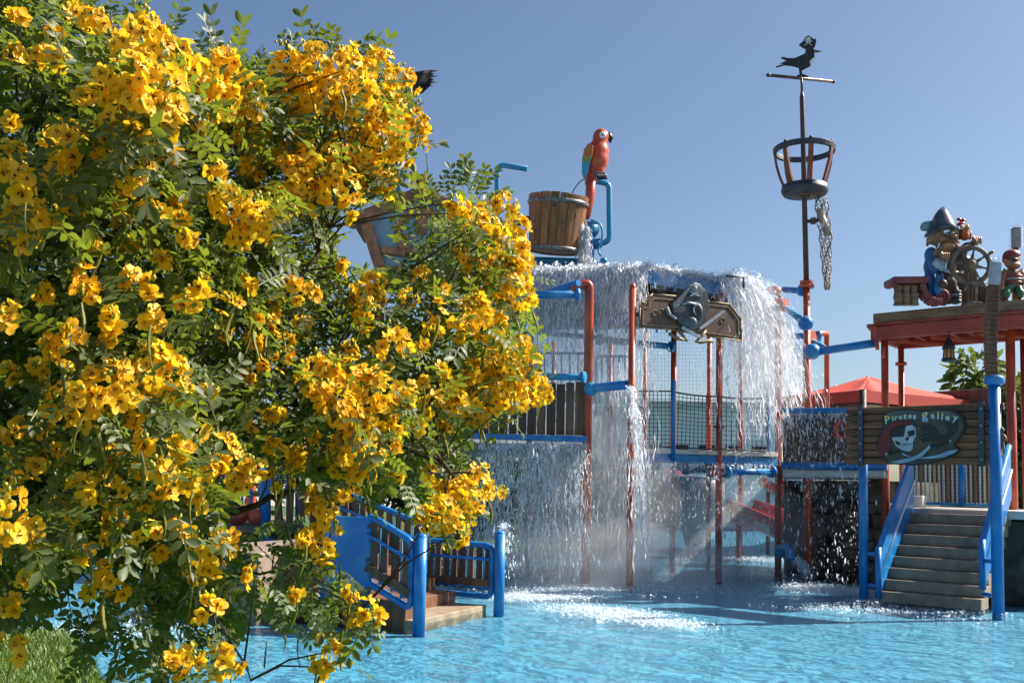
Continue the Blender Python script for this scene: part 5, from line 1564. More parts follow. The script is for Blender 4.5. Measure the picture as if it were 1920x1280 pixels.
def front_depth(px, py):
    px = np.asarray(px, float); py = np.asarray(py, float)
    a = np.clip((px - 150) / 850, 0, 1)
    b = np.abs(py - 620) / 640
    clump = .16 * np.sin(px / 71. + 1.3 * np.sin(py / 93.)) + .14 * np.sin(py / 58. + px / 160.) + .08 * np.sin(px / 31. - py / 37.)
    return BUSH * (2.05 + 1.25 * a ** 1.1 + .22 * b * b + .6 * clump)
shrub = thing('flowering_shrub', Vector((-1.5, 4.4, bank_top(-1.5, 4.4))), 'large yellow flowering shrub with green leaves filling the left half', 'shrub')

clusters = [(265, 90, 52), (235, 150, 50), (250, 200, 52), (305, 215, 48), (330, 120, 46), (190, 52, 34), (275, 62, 36), (215, 235, 36), (300, 165, 50), (195, 172, 22), (290, 250, 34), (340, 190, 30),
    (128, 268, 40), (186, 262, 26), (100, 262, 22), (245, 322, 44), (212, 300, 30), (262, 350, 34), (235, 375, 26), (135, 370, 30), (42, 352, 34), (38, 425, 42), (80, 402, 24), (108, 330, 20), (15, 445, 24), (70, 105, 20), (100, 70, 18), (30, 40, 18), (115, 115, 18), (140, 30, 16),
    (372, 150, 40), (425, 135, 40), (455, 215, 46), (405, 190, 44), (472, 175, 30), (435, 240, 26), (385, 215, 28),
    (535, 125, 34), (590, 118, 38), (650, 130, 44), (712, 138, 40), (755, 158, 32), (560, 185, 36), (615, 172, 42), (675, 190, 44), (735, 205, 38), (772, 240, 34), (725, 258, 36), (790, 268, 20), (640, 220, 30), (590, 215, 28), (530, 165, 26), (700, 232, 30), (755, 290, 24),
    (470, 300, 30), (530, 330, 44), (590, 310, 44), (645, 300, 44), (690, 278, 34), (640, 355, 44), (575, 365, 36), (690, 330, 28), (735, 350, 26), (515, 280, 30), (560, 270, 26), (660, 390, 22),
    (440, 385, 38), (480, 415, 42), (415, 372, 24), (510, 400, 26), (455, 440, 24), (535, 400, 22), (395, 380, 16),
    (555, 540, 24), (585, 552, 16), (690, 550, 34), (692, 590, 28), (675, 575, 20), (735, 655, 34), (742, 635, 18), (480, 640, 12), (540, 640, 14),
    (865, 400, 24), (900, 418, 26), (945, 395, 32), (955, 470, 38), (925, 445, 30), (975, 505, 32), (950, 540, 34), (990, 560, 24), (895, 510, 24), (885, 590, 36), (915, 605, 32), (870, 620, 26), (930, 645, 22), (820, 580, 16), (895, 560, 22), (965, 430, 26), (850, 378, 14),
    (945, 680, 36), (985, 690, 34), (1005, 730, 30), (925, 735, 42), (875, 740, 40), (960, 750, 36), (845, 755, 30), (895, 775, 28), (825, 700, 16), (975, 655, 24), (905, 700, 30), (1020, 735, 18), (810, 760, 20),
    (150, 742, 42), (205, 720, 40), (280, 692, 48), (318, 690, 34), (245, 755, 38), (335, 735, 28), (118, 758, 30), (295, 735, 38), (180, 775, 26), (390, 740, 18), (225, 690, 22),
    (598, 700, 34), (645, 720, 44), (692, 735, 44), (632, 765, 40), (715, 780, 38), (758, 745, 26), (680, 815, 42), (618, 680, 24), (728, 825, 28), (650, 840, 34), (600, 740, 26), (740, 800, 20), (695, 860, 26),
    (18, 950, 34), (58, 985, 30), (18, 1010, 26), (30, 905, 18), (158, 922, 26), (200, 918, 32), (228, 1000, 32), (212, 1085, 34), (182, 1100, 22), (215, 965, 18), (70, 880, 14),
    (415, 850, 36), (470, 885, 26), (385, 870, 26), (505, 850, 26), (440, 905, 20), (560, 860, 26), (330, 850, 30), (355, 900, 22), (300, 880, 20), (365, 800, 20), (525, 900, 22), (270, 830, 16), (40, 800, 16), (100, 850, 14), (70, 690, 12),
    (390, 1045, 34), (418, 1022, 26), (368, 1068, 22), (388, 1132, 28), (478, 1080, 18), (300, 1030, 20), (280, 1000, 16), (340, 985, 16),
    (680, 885, 30), (645, 930, 26), (605, 968, 30), (620, 1000, 22), (600, 1032, 22), (640, 870, 22), (575, 1005, 16), (590, 930, 18),
    (868, 930, 36), (828, 962, 34), (900, 905, 32), (850, 1000, 26), (925, 922, 18), (800, 975, 22), (835, 925, 22), (880, 965, 22),
    (690, 1150, 24), (655, 1165, 16), (612, 1222, 26), (600, 1250, 18), (330, 1245, 26), (410, 1240, 32), (365, 1228, 18), (30, 1215, 26), (440, 1250, 14), (555, 1115, 12), (660, 1115, 12)]
flower_T = [flower_template(s, z, o) for s, z, o in ((1, 1.0, 1.0), (2, 1.1, 1.0), (3, .95, .85), (4, 1.05, .7), (5, .8, .35))]
fpos = []; fdir = []; bpos = []; pod_at = []; node_at = []; leafp = []; leafd = []
crng = np.random.default_rng(5)
extra = np.random.default_rng(77)
while len(clusters) < 268:               # stray small heads between the large ones
    ex, ey = extra.uniform(0, 1000), extra.uniform(0, 1180)
    if inside(np.array([ex]), np.array([ey]), OUT)[0] and min((ex - c[0]) ** 2 + (ey - c[1]) ** 2 - (c[2] + 16) ** 2 for c in clusters) > 0:
        clusters.append((ex, ey, float(extra.uniform(9, 19))))
for (cx, cy, cr) in clusters:
    Yc = float(front_depth([cx], [cy])[0]) - BUSH * (.27 + .12 * (cr / 40))
    if cy > 1000: Yc = min(Yc, 2.9 * BUSH)
    rm = cr * Yc / LENS_PX
    c = np.array(P(cx, cy, Yc))
    node_at.append(c)
    n = int(np.clip(1.35 * (rm / .0155) ** 2, 5, 80))
    ph = crng.random(n) * 6.283; ct = crng.uniform(-1, 1, n); rr = crng.uniform(.35, 1.0, n) ** .5
    d = np.stack([np.cos(ph) * np.sqrt(1 - ct ** 2), np.sin(ph) * np.sqrt(1 - ct ** 2), ct], 1)
    # keep most of the flowers on the side that is seen and on top
    d[:, 1] -= .25; d[:, 2] += .1
    d /= np.linalg.norm(d, axis=1, keepdims=True)
    fpos.append(c + d * (rr * rm)[:, None] * np.array([1.05, .85, 1.12])); fdir.append(d + crng.normal(0, .45, d.shape) + np.array([.1, -.25, .05]))
    # buds on the upper tip
    nb = int(n * .5) + 2
    bd = crng.normal(0, .42, (nb, 3)) * rm + np.array([0, -.02, .55 * rm])
    bpos.append(c + bd)
    for k in range(max(3, int(cr / 6))):
        a = crng.normal(0, 1, 3); a /= np.linalg.norm(a)
        leafp.append(c + a * rm * .75 + np.array([0, .05, -.2 * rm])); leafd.append(a + np.array([0, .1, -.15]))
    if crng.random() < .35: pod_at.append((cx + crng.uniform(-.6, .6) * cr, cy + cr * .9, Yc))
fpos = np.concatenate(fpos); fdir = np.concatenate(fdir); bpos = np.concatenate(bpos)

# leaves through the whole crown
N_TRY = 21000
px = crng.uniform(-60, 1030, N_TRY); py = crng.uniform(-60, 1290, N_TRY)
m1 = inside(px, py, OUT); m2 = inside(px, py, LOWER) & ~m1
keep = (m1 & (crng.random(N_TRY) < .62)) | (m2 & (crng.random(N_TRY) < .27))
# gaps where sky and pool show through
for gx, gy, gr in ((45, 185, 20), (340, 435, 22), (150, 500, 30), (35, 260, 16), (350, 655, 22), (520, 690, 24), (690, 420, 34), (100, 550, 18), (560, 470, 12), (745, 330, 12), (430, 760, 16), (600, 620, 12), (300, 1010, 20), (300, 1080, 30)):
    keep &= ((px - gx) ** 2 + (py - gy) ** 2) > (gr * crng.uniform(.7, 1.3, N_TRY)) ** 2
px, py = px[keep], py[keep]
Yd = front_depth(px, py) + BUSH * crng.exponential(.34, len(px)).clip(0, 1.1) - .04
for (cx, cy, cr) in clusters:
    Yc = float(front_depth([cx], [cy])[0]) - .12
    hit = ((px - cx) ** 2 + (py - cy) ** 2 < (cr + 30) ** 2) & (Yd < Yc + .08)
    Yd[hit] = Yc + .08 + crng.exponential(.2, hit.sum())
low_ = py > 1000
Yd[low_] = np.minimum(Yd[low_], 3.4 * BUSH)
pts = Pn(px, py, Yd)
ctr = np.array([-1.3, 4.3, 1.7])
d = pts - ctr; d /= np.linalg.norm(d, axis=1, keepdims=True)
d = d * .6 + crng.normal(0, .6, d.shape) + np.array([.05, .05, -.05])
leafp = np.concatenate([np.array(leafp), pts]); leafd = np.concatenate([np.array(leafd), d])
def pix(p):
    q = p - np.array(CAM); w = q @ np.array(FWD)
    return 960 + LENS_PX * (q @ np.array(CR)) / w, 640 - LENS_PX * ((q @ np.array(CU)) / w - SHIFT)
tipx, tipy = pix(leafp + leafd / np.linalg.norm(leafd, axis=1, keepdims=True) * .12)
okx, oky = pix(leafp)
ok_ = (inside(tipx, tipy, OUT) | (inside(tipx, tipy, LOWER) & (crng.random(len(tipx)) < .8))) & (inside(okx, oky, OUT) | inside(okx, oky, LOWER))
ok_ |= crng.random(len(ok_)) < .06
leafp, leafd = leafp[ok_], leafd[ok_]
# sprigs that stand out against the sky
for sx, sy, ax, az in ((215, 40, -.2, 1), (250, 30, .1, 1), (322, 52, .3, 1), (412, 80, -.2, 1), (395, 100, -.6, .7), (440, 92, .2, 1), (548, 100, -.1, 1), (575, 88, .1, 1), (610, 92, .3, 1), (640, 105, .5, .8), (700, 112, .2, 1), (725, 118, -.2, 1), (180, 5, .9, .2), (820, 355, -.3, 1), (845, 345, 0, 1), (870, 340, .2, 1), (890, 345, .4, .8), (800, 375, -.5, .8), (905, 350, .7, .6), (790, 440, -.6, .5)):
    for k in range(3):
        p = np.array(P(sx + crng.uniform(-8, 8), sy + 18 + crng.uniform(-6, 16), float(front_depth([sx], [sy])[0]) + crng.uniform(0, .2)))
        leafp = np.concatenate([leafp, p[None]]); leafd = np.concatenate([leafd, np.array([[ax + crng.normal(0, .25), crng.normal(0, .4), az + crng.normal(0, .2)]])])
nL = len(leafp)
leaf_T = [leaf_template(s, p, z) for s, p, z in ((11, 4, 1.05), (12, 5, 1.0), (13, 5, 1.1), (14, 6, .95), (15, 4, 1.2), (16, 5, .85))]
up = np.tile(np.array([0, -.25, 1.0]), (nL, 1)) + crng.normal(0, .45, (nL, 3))
RL = frame_from(leafd, up); SL = crng.uniform(.75, 1.12, nL); TL = crng.integers(0, len(leaf_T), nL)
dist = np.linalg.norm(leafp - np.array(CAM), axis=1)
order = np.argsort(dist); single = np.zeros(nL, bool); single[order[:300]] = True
def tmpl_mesh(name, V, F, mats, mi=None):
    me = bpy.data.meshes.new(name); me.from_pydata(V.tolist(), [], F.tolist())
    for m in mats: me.materials.append(m)
    if mi is not None: me.polygons.foreach_set('material_index', mi)
    me.polygons.foreach_set('use_smooth', np.ones(len(F), bool)); me.update()
    return me
leaf_me = [tmpl_mesh('leaf', t[0], t[1], [LEAF]) for t in leaf_T]
for i in np.nonzero(single)[0]:
    o = bpy.data.objects.new('leaf', leaf_me[TL[i]]); COL.objects.link(o); hang(o, shrub)
    R = RL[i] * SL[i]
    o.matrix_basis = Matrix(((*R[0], leafp[i][0]), (*R[1], leafp[i][1]), (*R[2], leafp[i][2]), (0, 0, 0, 1)))
VV = []; FF = []; AA = []; k = 0
for t in range(len(leaf_T)):
    s = (~single) & (TL == t)
    v, f = scatter(leaf_T[t], RL[s], leafp[s], SL[s])
    VV.append(v); FF.append(f + k); k += len(v); AA.append(np.repeat(crng.random(s.sum()), len(leaf_T[t][0])))
np_mesh('foliage', np.concatenate(VV), np.concatenate(FF), LEAF, shrub, True, {'rnd': np.concatenate(AA)}, kind='stuff')

# flowers
nF = len(fpos)
zdir = fdir / np.linalg.norm(fdir, axis=1, keepdims=True)
tmp = crng.normal(0, 1, (nF, 3)); x = np.cross(tmp, zdir); x /= np.linalg.norm(x, axis=1, keepdims=True); y = np.cross(zdir, x)
RF = np.stack([x, y, zdir], axis=2); SF = crng.uniform(.85, 1.18, nF); TF = crng.choice(5, nF, p=[.3, .27, .2, .13, .1])
fd = np.linalg.norm(fpos - np.array(CAM), axis=1) + .25 * (fdir[:, 1] > .2)
order = np.argsort(fd); fs_ = np.zeros(nF, bool); fs_[order[:300]] = True
flower_me = [tmpl_mesh('flower', t[0], t[1], [PETAL, STAMEN], t[2]) for t in flower_T]
for i in np.nonzero(fs_)[0]:
    o = bpy.data.objects.new('flower', flower_me[TF[i]]); COL.objects.link(o); hang(o, shrub)
    R = RF[i] * SF[i]
    o.matrix_basis = Matrix(((*R[0], fpos[i][0]), (*R[1], fpos[i][1]), (*R[2], fpos[i][2]), (0, 0, 0, 1)))
VV = []; FF = []; AA = []; MI = []; k = 0
for t in range(5):
    s = (~fs_) & (TF == t)
    v, f = scatter(flower_T[t], RF[s], fpos[s], SF[s])
    VV.append(v); FF.append(f + k); k += len(v); AA.append(np.repeat(crng.random(s.sum()), len(flower_T[t][0]))); MI.append(np.tile(flower_T[t][2], int(s.sum())))
o = np_mesh('blossom', np.concatenate(VV), np.concatenate(FF), PETAL, shrub, True, {'rnd': np.concatenate(AA)}, kind='stuff')
o.data.materials.append(STAMEN); o.data.polygons.foreach_set('material_index', np.concatenate(MI).astype(np.int32))
# buds
bt = MB().ell((0, 0, 0), (.0048, .0048, .0062), n=6, m=4)
bv = np.array(bt.v); bf = [f for f in bt.f]
bq = np.array([f if len(f) == 4 else (f[0], f[1], f[2], f[2]) for f in bf])
tri = np.array([t for f in bf for t in ([(f[0], f[1], f[2])] + ([(f[0], f[2], f[3])] if len(f) == 4 else []))])
nB = len(bpos)
v, f = scatter((bv, tri), np.tile(np.eye(3), (nB, 1, 1)), bpos, crng.uniform(.6, 1.3, nB))
np_mesh('flower_buds', v, f, BUD, shrub, True, {'rnd': np.repeat(crng.random(nB), len(bv))}, kind='stuff')
# seed pods
n_auto = len(pod_at)
pod_at += [(478, 600, 2.3), (507, 605, 2.35), (495, 560, 2.4), (175, 905, 2.2), (200, 900, 2.2), (610, 900, 2.6), (640, 1050, 2.7), (530, 1180, 2.8), (565, 1190, 2.7), (700, 640, 2.9), (718, 610, 2.9), (730, 860, 2.8), (580, 1080, 2.7), (670, 1180, 2.7), (500, 1200, 2.6), (625, 960, 2.6), (355, 1200, 2.4), (345, 1060, 2.4), (900, 790, 3.2), (880, 640, 3.3), (745, 950, 2.9), (232, 400, 2.1), (215, 1240, 2.4), (805, 1010, 3.0)]
def pod_template(seed):
    r = np.random.default_rng(seed); V = []; F = []; n = 9; L = r.uniform(.085, .125)
    for i in range(n + 1):
        t = i / n; w = .0062 * (math.sin(math.pi * min(1, max(0, .06 + t * .9))) ** .45) * (1 + .12 * math.sin(i * 2.2)); a = r.uniform(-.2, .2) + t * 1.1
        c = np.array([.012 * math.sin(t * 3 + seed), 0, -L * t]); s = np.array([math.cos(a), math.sin(a), 0]); q = np.array([-math.sin(a), math.cos(a), 0])
        V += [c - s * w, c + q * .0016, c + s * w, c - q * .0016]
    for i in range(n):
        a = i * 4
        for j in range(4): F.append((a + j, a + (j + 1) % 4, a + 4 + (j + 1) % 4, a + 4 + j))
    return np.array(V), np.array(F)
pod_me = []
for s in range(4):
    t = pod_template(s + 1); pod_me.append(tmpl_mesh('seed_pod', t[0], t[1], [POD]))
for i, (ax, ay, aY) in enumerate(pod_at):
    o = bpy.data.objects.new('seed_pod', pod_me[i % 4]); COL.objects.link(o); hang(o, shrub)
    o.matrix_basis = Matrix.Translation(P(ax, ay, (aY - .06) if i < n_auto else BUSH * (aY - .06))) @ Matrix.Rotation(random.uniform(0, 6), 4, 'Z') @ Matrix.Rotation(random.uniform(-.3, .3), 4, 'X') @ Matrix.Scale(random.uniform(.8, 1.1), 4)
# branches: limbs from the foot, side branches, and one twig to every flower head
base = Vector((-1.5, 4.4, bank_top(-1.5, 4.4) - .1))
limb_px = [[(300, 1150, 3.1), (270, 960, 2.8), (370, 765, 2.6), (470, 640, 2.55), (600, 470, 2.6), (690, 260, 2.8)],
           [(310, 1160, 3.1), (250, 940, 2.7), (210, 700, 2.5), (190, 450, 2.4), (250, 180, 2.4)],
           [(300, 1160, 3.1), (230, 900, 2.7), (380, 790, 2.6), (560, 752, 2.7), (720, 700, 2.9), (900, 690, 3.2)],
           [(300, 1170, 3.1), (200, 1000, 2.7), (90, 800, 2.4), (40, 560, 2.3), (30, 330, 2.3)],
           [(310, 1160, 3.1), (340, 900, 2.8), (450, 700, 2.75), (540, 600, 2.8), (760, 520, 3.1), (930, 450, 3.3)],
           [(310, 1170, 3.1), (420, 960, 2.7), (520, 930, 2.7), (640, 850, 2.75), (740, 830, 2.85), (845, 885, 2.75)],
           [(310, 1170, 3.1), (430, 1080, 2.7), (560, 1060, 2.7), (680, 1140, 2.7)],
           [(290, 1170, 3.1), (180, 1060, 2.6), (60, 980, 2.3), (0, 940, 2.2)],
           [(230, 430, 2.45), (310, 360, 2.4), (390, 290, 2.35), (440, 230, 2.35)],
           [(230, 600, 2.45), (140, 480, 2.4), (60, 280, 2.3), (20, 120, 2.35)],
           [(300, 1170, 3.1), (370, 1120, 2.7), (430, 1200, 2.6), (470, 1275, 2.6)]]
nodes = []
for pl_ in limb_px:
    pts_ = [P(x, y, Y * BUSH) for x, y, Y in pl_]
    if pl_[0][1] > 1100: pts_ = [base + Vector((random.uniform(-.05, .05), random.uniform(-.05, .05), 0))] + pts_
    sm = []
    for a_, b_ in zip(pts_[:-1], pts_[1:]):
        for k in range(5):
            sm.append(a_.lerp(b_, k / 5) + Vector((random.uniform(-1, 1), random.uniform(-1, 1), random.uniform(-1, 1))) * .012)
    sm.append(pts_[-1])
    r0 = .009 if (limb_px.index(pl_) in (6, 7, 10) or pl_[0][1] < 1100) else .018
    MB().tube(sm, [r0 * (1 - .8 * i / (len(sm) - 1)) for i in range(len(sm))], 7).build('limb', BARK, shrub)
    nodes += sm[len(sm) // 4:]
tw = MB()
na = np.array([tuple(n) for n in nodes])
def twig(a_, b_, r):
    mid = a_.lerp(b_, .5) + Vector((random.uniform(-.03, .03), random.uniform(-.03, .03), random.uniform(-.01, .04)))
    tw.tube([a_, mid, b_], [r, r * .8, r * .5], 5, caps=False)
for c in node_at:
    dd = np.linalg.norm(na - c - np.array([0, .1, -.12]), axis=1)
    j = int(np.argmin(dd + np.where(na[:, 2] > c[2], .03, 0)))
    if dd[j] < .6: twig(Vector(na[j]), Vector(c), .0042)
for i in crng.choice(nL, 900, replace=False):
    dd = np.linalg.norm(na - leafp[i], axis=1); j = int(np.argmin(dd))
    if dd[j] < .32: twig(Vector(na[j]), Vector(leafp[i]), .0028)
tw.build('twigs', BARK, shrub, kind='stuff')

# ------------------------------------------------------------------ grass on the bank
GRASS = leaf_material('bank grass', (.07, .14, .02), (.15, .20, .035), (.22, .33, .04), .5, .35)
n = 40000
gx = rng.uniform(-4.2, -1.2, n); gy = rng.uniform(4.2, 7.4, n)
gz = np.array([bank_top(a, b) for a, b in zip(gx, gy)])
k_ = gz > .1; gx, gy, gz = gx[k_], gy[k_], gz[k_]; n = len(gx)
bl = np.array([(0, -.5, 0), (0, .5, 0), (.25, .42, .55), (.25, -.42, .55), (.7, .06, 1.0), (.7, -.06, 1.0)]) * np.array([.035, .007, .045])
bf_ = np.array([(0, 1, 2, 3), (3, 2, 4, 5)])
a = rng.random(n) * 6.283
Rg = np.zeros((n, 3, 3)); Rg[:, 0, 0] = np.cos(a); Rg[:, 0, 1] = -np.sin(a); Rg[:, 1, 0] = np.sin(a); Rg[:, 1, 1] = np.cos(a); Rg[:, 2, 2] = 1
v, f = scatter((bl, bf_), Rg, np.stack([gx, gy, gz - .01], 1), rng.uniform(.7, 1.6, n))
tag(np_mesh('grass', v, f, GRASS, None, True, {'rnd': np.repeat(rng.random(n), 6)}), 'short bright green grass on the bank under the shrub', 'grass', kind='stuff')

# ------------------------------------------------------------------ trees and hedge bushes behind
def crown(name, c, rad, n, leafsize, m, parent, seed, clumps=9):
    r = np.random.default_rng(seed)
    cc = r.normal(0, 1, (clumps, 3)); cc /= np.linalg.norm(cc, axis=1, keepdims=True); cc *= r.uniform(.25, .8, (clumps, 1))
    w = r.integers(0, clumps, n)
    q = r.normal(0, 1, (n, 3)); q /= np.linalg.norm(q, axis=1, keepdims=True)
    pos = (cc[w] + q * (r.uniform(.2, 1, n) ** .4)[:, None] * .46) * np.array(rad) + np.array(c)
    v0, f0 = leaflet(1.0, .42, .3, .25, 4)
    dr = q + r.normal(0, .5, q.shape) + np.array([0, 0, -.25])
    R = frame_from(dr, r.normal(0, 1, q.shape) + np.array([0, 0, 1.0]))
    v, f = scatter((v0, f0), R, pos, r.uniform(.6, 1.25, n) * leafsize)
    return np_mesh(name, v, f, m, parent, True, {'rnd': np.repeat(r.random(n), len(v0))}, kind='stuff')
def tree(name, label, cat, foot, h, rad, n, ls, m, seed, trunk=.12):
    t = thing(name, foot, label, cat)
    foot = Vector(foot); top = foot + Vector((.1, .1, h - rad[2] * .6))
    b = MB().tube([foot - Vector((0, 0, .3)), foot.lerp(top, .5) + Vector((.08, 0, 0)), top], [trunk, trunk * .8, trunk * .45], 10)
    for k in range(6):
        a = k * 1.05; s = foot.lerp(top, .55 + .07 * k)
        b.tube([s, s + Vector((math.cos(a) * rad[0] * .35, math.sin(a) * rad[1] * .35, rad[2] * .3)), s + Vector((math.cos(a) * rad[0] * .65, math.sin(a) * rad[1] * .65, rad[2] * .45))], [trunk * .45, trunk * .3, trunk * .1], 6)
    b.build('trunk', BARK, t)
    crown('crown', (foot.x, foot.y, foot.z + h - rad[2]), rad, n, ls, m, t, seed)
    return t
TREELEAF = leaf_material('broad tree leaf', (.05, .085, .02), (.10, .13, .035), (.24, .32, .05), .45, .3)
HEDGELEAF = leaf_material('dark hedge leaf', (.018, .04, .014), (.035, .065, .022), (.08, .14, .03), .5, .25)
q = P(1850, 940, 33)
tree('broadleaf_tree', 'loose leafed green tree right of the red canopy behind the sign', 'tree', (q.x, 33, .2), 6.3, (2.0, 1.8, 1.9), 2600, .42, TREELEAF, 3)
q = P(1915, 900, 31)
tree('broadleaf_tree', 'yellow green tree at the right edge behind the red posts', 'tree', (q.x, 31, .2), 4.9, (1.2, 1.3, 1.9), 1900, .36, TREELEAF, 4)
for i, (px_, Yh, h, rx, lab) in enumerate(((905, 30, 3.2, 1.5, 'dark bushy hedge tree just right of the low stairs'), (985, 33, 3.0, 1.6, 'dark bushy hedge tree behind the pool net'), (1070, 37, 2.9, 1.8, 'dark hedge tree in the mist behind the thick front post'), (1150, 42, 2.9, 1.9, 'far dark hedge tree beside the pale building'),
                                            (800, 31, 4.0, 1.8, 'dark tree behind the left stair rail'), (640, 32, 4.2, 2.4, 'dark tree hidden behind the solid blue panel'), (380, 34, 5.0, 3.0, 'dark tree behind the shrub and the grey platform'), (120, 33, 5.2, 3.0, 'dark tree behind the leftmost shrub branches'))):
    q = P(px_, 930, Yh)
    tree('hedge_tree', lab, 'tree', (q.x, Yh, .1), h, (rx, rx * .8, h * .48), 2600, .26, HEDGELEAF, 20 + i, .1)['group'] = 'dark hedge trees behind the pool'
# ------------------------------------------------------------------ falling water
def spray_material(name, a, col=(.93, .96, 1.0)):
    m = bpy.data.materials.new(name); m.use_nodes = True
    nt = m.node_tree; N = nt.nodes; L = nt.links
    N.remove(N['Principled BSDF'])
    df = N.new('ShaderNodeBsdfDiffuse'); df.inputs[0].default_value = (*col, 1)
    tl = N.new('ShaderNodeBsdfTranslucent'); tl.inputs[0].default_value = (*col, 1)
    gl = N.new('ShaderNodeBsdfGlossy'); gl.inputs['Roughness'].default_value = .15
    tr = N.new('ShaderNodeBsdfTransparent')
    m1 = N.new('ShaderNodeMixShader'); m1.inputs[0].default_value = .62; L.new(df.outputs[0], m1.inputs[1]); L.new(tl.outputs[0], m1.inputs[2])
    m2 = N.new('ShaderNodeMixShader'); m2.inputs[0].default_value = .12; L.new(m1.outputs[0], m2.inputs[1]); L.new(gl.outputs[0], m2.inputs[2])
    L.new(m2.outputs[0], N['Material Output'].inputs['Surface'])
    return m
DROP = spray_material('white water drops', None)
MIST = DROP
def sheet_material():
    """thin falling water: clear film with white streaks torn along the fall"""
    m = bpy.data.materials.new('falling water film'); m.use_nodes = True
    nt = m.node_tree; N = nt.nodes; L = nt.links
    N.remove(N['Principled BSDF'])
    g = N.new('ShaderNodeNewGeometry')
    mp = N.new('ShaderNodeMapping'); mp.inputs['Scale'].default_value = (5, 5, 1.9); L.new(g.outputs['Position'], mp.inputs[0])
    t = N.new('ShaderNodeTexNoise'); t.inputs['Scale'].default_value = 1.7; t.inputs['Detail'].default_value = 7; t.inputs['Roughness'].default_value = .66; t.inputs['Distortion'].default_value = 1.4
    L.new(mp.outputs[0], t.inputs['Vector'])
    at = N.new('ShaderNodeAttribute'); at.attribute_name = 'wet'
    r = N.new('ShaderNodeMapRange'); r.inputs[1].default_value = .36; r.inputs[2].default_value = .58; L.new(t.outputs['Fac'], r.inputs[0])
    mu = N.new('ShaderNodeMath'); mu.operation = 'MULTIPLY'; mu.use_clamp = True; L.new(r.outputs[0], mu.inputs[0]); L.new(at.outputs['Fac'], mu.inputs[1])
    df = N.new('ShaderNodeBsdfDiffuse'); df.inputs[0].default_value = (.9, .94, 1, 1)
    tl = N.new('ShaderNodeBsdfTranslucent'); tl.inputs[0].default_value = (.9, .94, 1, 1)
    gl = N.new('ShaderNodeBsdfGlossy'); gl.inputs['Roughness'].default_value = .12
    bp = N.new('ShaderNodeBump'); bp.inputs['Distance'].default_value = .3; L.new(t.outputs['Fac'], bp.inputs['Height'])
    bp.inputs['Strength'].default_value = 1.0
    for q in (gl, df, tl): L.new(bp.outputs[0], q.inputs['Normal'])
    m1 = N.new('ShaderNodeMixShader'); m1.inputs[0].default_value = .62; L.new(df.outputs[0], m1.inputs[1]); L.new(tl.outputs[0], m1.inputs[2])
    m2 = N.new('ShaderNodeMixShader'); m2.inputs[0].default_value = .2; L.new(m1.outputs[0], m2.inputs[1]); L.new(gl.outputs[0], m2.inputs[2])
    tr = N.new('ShaderNodeBsdfTransparent')
    m3 = N.new('ShaderNodeMixShader'); L.new(mu.outputs[0], m3.inputs[0]); L.new(tr.outputs[0], m3.inputs[1]); L.new(m2.outputs[0], m3.inputs[2])
    L.new(m3.outputs[0], N['Material Output'].inputs['Surface'])
    return m
FILM = sheet_material()
wr = np.random.default_rng(21)
OCT = np.array([(1, 0, 0), (-1, 0, 0), (0, 1, 0), (0, -1, 0), (0, 0, 1), (0, 0, -1)], float)
OCF = np.array([(0, 2, 4), (2, 1, 4), (1, 3, 4), (3, 0, 4), (2, 0, 5), (1, 2, 5), (3, 1, 5), (0, 3, 5)])
# a torn fleck of falling water: two bent facets
TET = np.array([(0, .35, -1.0), (1.0, -.35, 0), (0, .35, 1.0), (-1.0, -.35, 0)]); TEF = np.array([(0, 1, 2), (0, 2, 3)])
def drops(name, pos, vel, rad, stretch, m, label, tet=True):
    n = len(pos)
    z = vel / np.maximum(np.linalg.norm(vel, axis=1, keepdims=True), 1e-5)
    t = wr.normal(0, 1, (n, 3)); x = np.cross(t, z); x /= np.linalg.norm(x, axis=1, keepdims=True); y = np.cross(z, x)
    R = np.stack([x * rad[:, None], y * rad[:, None], z * (rad * stretch)[:, None]], axis=2)
    v, f = scatter((TET, TEF) if tet else (OCT, OCF), R, pos, np.ones(n))
    return tag(np_mesh(name, v, f, m, None, True), label, 'water', kind='stuff')
GRAV = 9.81
def fall(p0, v0, n, tmax, spread, vspread):
    """N drops somewhere on their way down from random points of P0"""
    k = wr.integers(0, len(p0), n)
    t = wr.random(n) * tmax
    v = v0[k] + wr.normal(0, 1, (n, 3)) * vspread
    p = p0[k] + v * t[:, None]; p[:, 2] -= .5 * GRAV * t * t
    p += wr.normal(0, 1, (n, 3)) * spread * (.35 + t[:, None])
    vv = v.copy(); vv[:, 2] -= GRAV * t
    ok = p[:, 2] > .02
    return p[ok], vv[ok], t[ok]
R8 = np.array([tuple(q) for q in ring8])
def edge_pts(k, a, b, n, dz=.03, off=.05):
    """points along rim side K between the fractions A and B, with their outward direction"""
    u = wr.uniform(a, b, n)[:, None]
    p = R8[k] * (1 - u) + R8[(k + 1) % 8] * u
    d = R8[(k + 1) % 8] - R8[k]; d /= np.linalg.norm(d); o = np.array([d[1], -d[0], 0])
    p = p + o * off; p[:, 2] = RZ1 + dz
    return p, np.tile(o, (n, 1))
H = RZ1
T = math.sqrt(2 * H / GRAV)
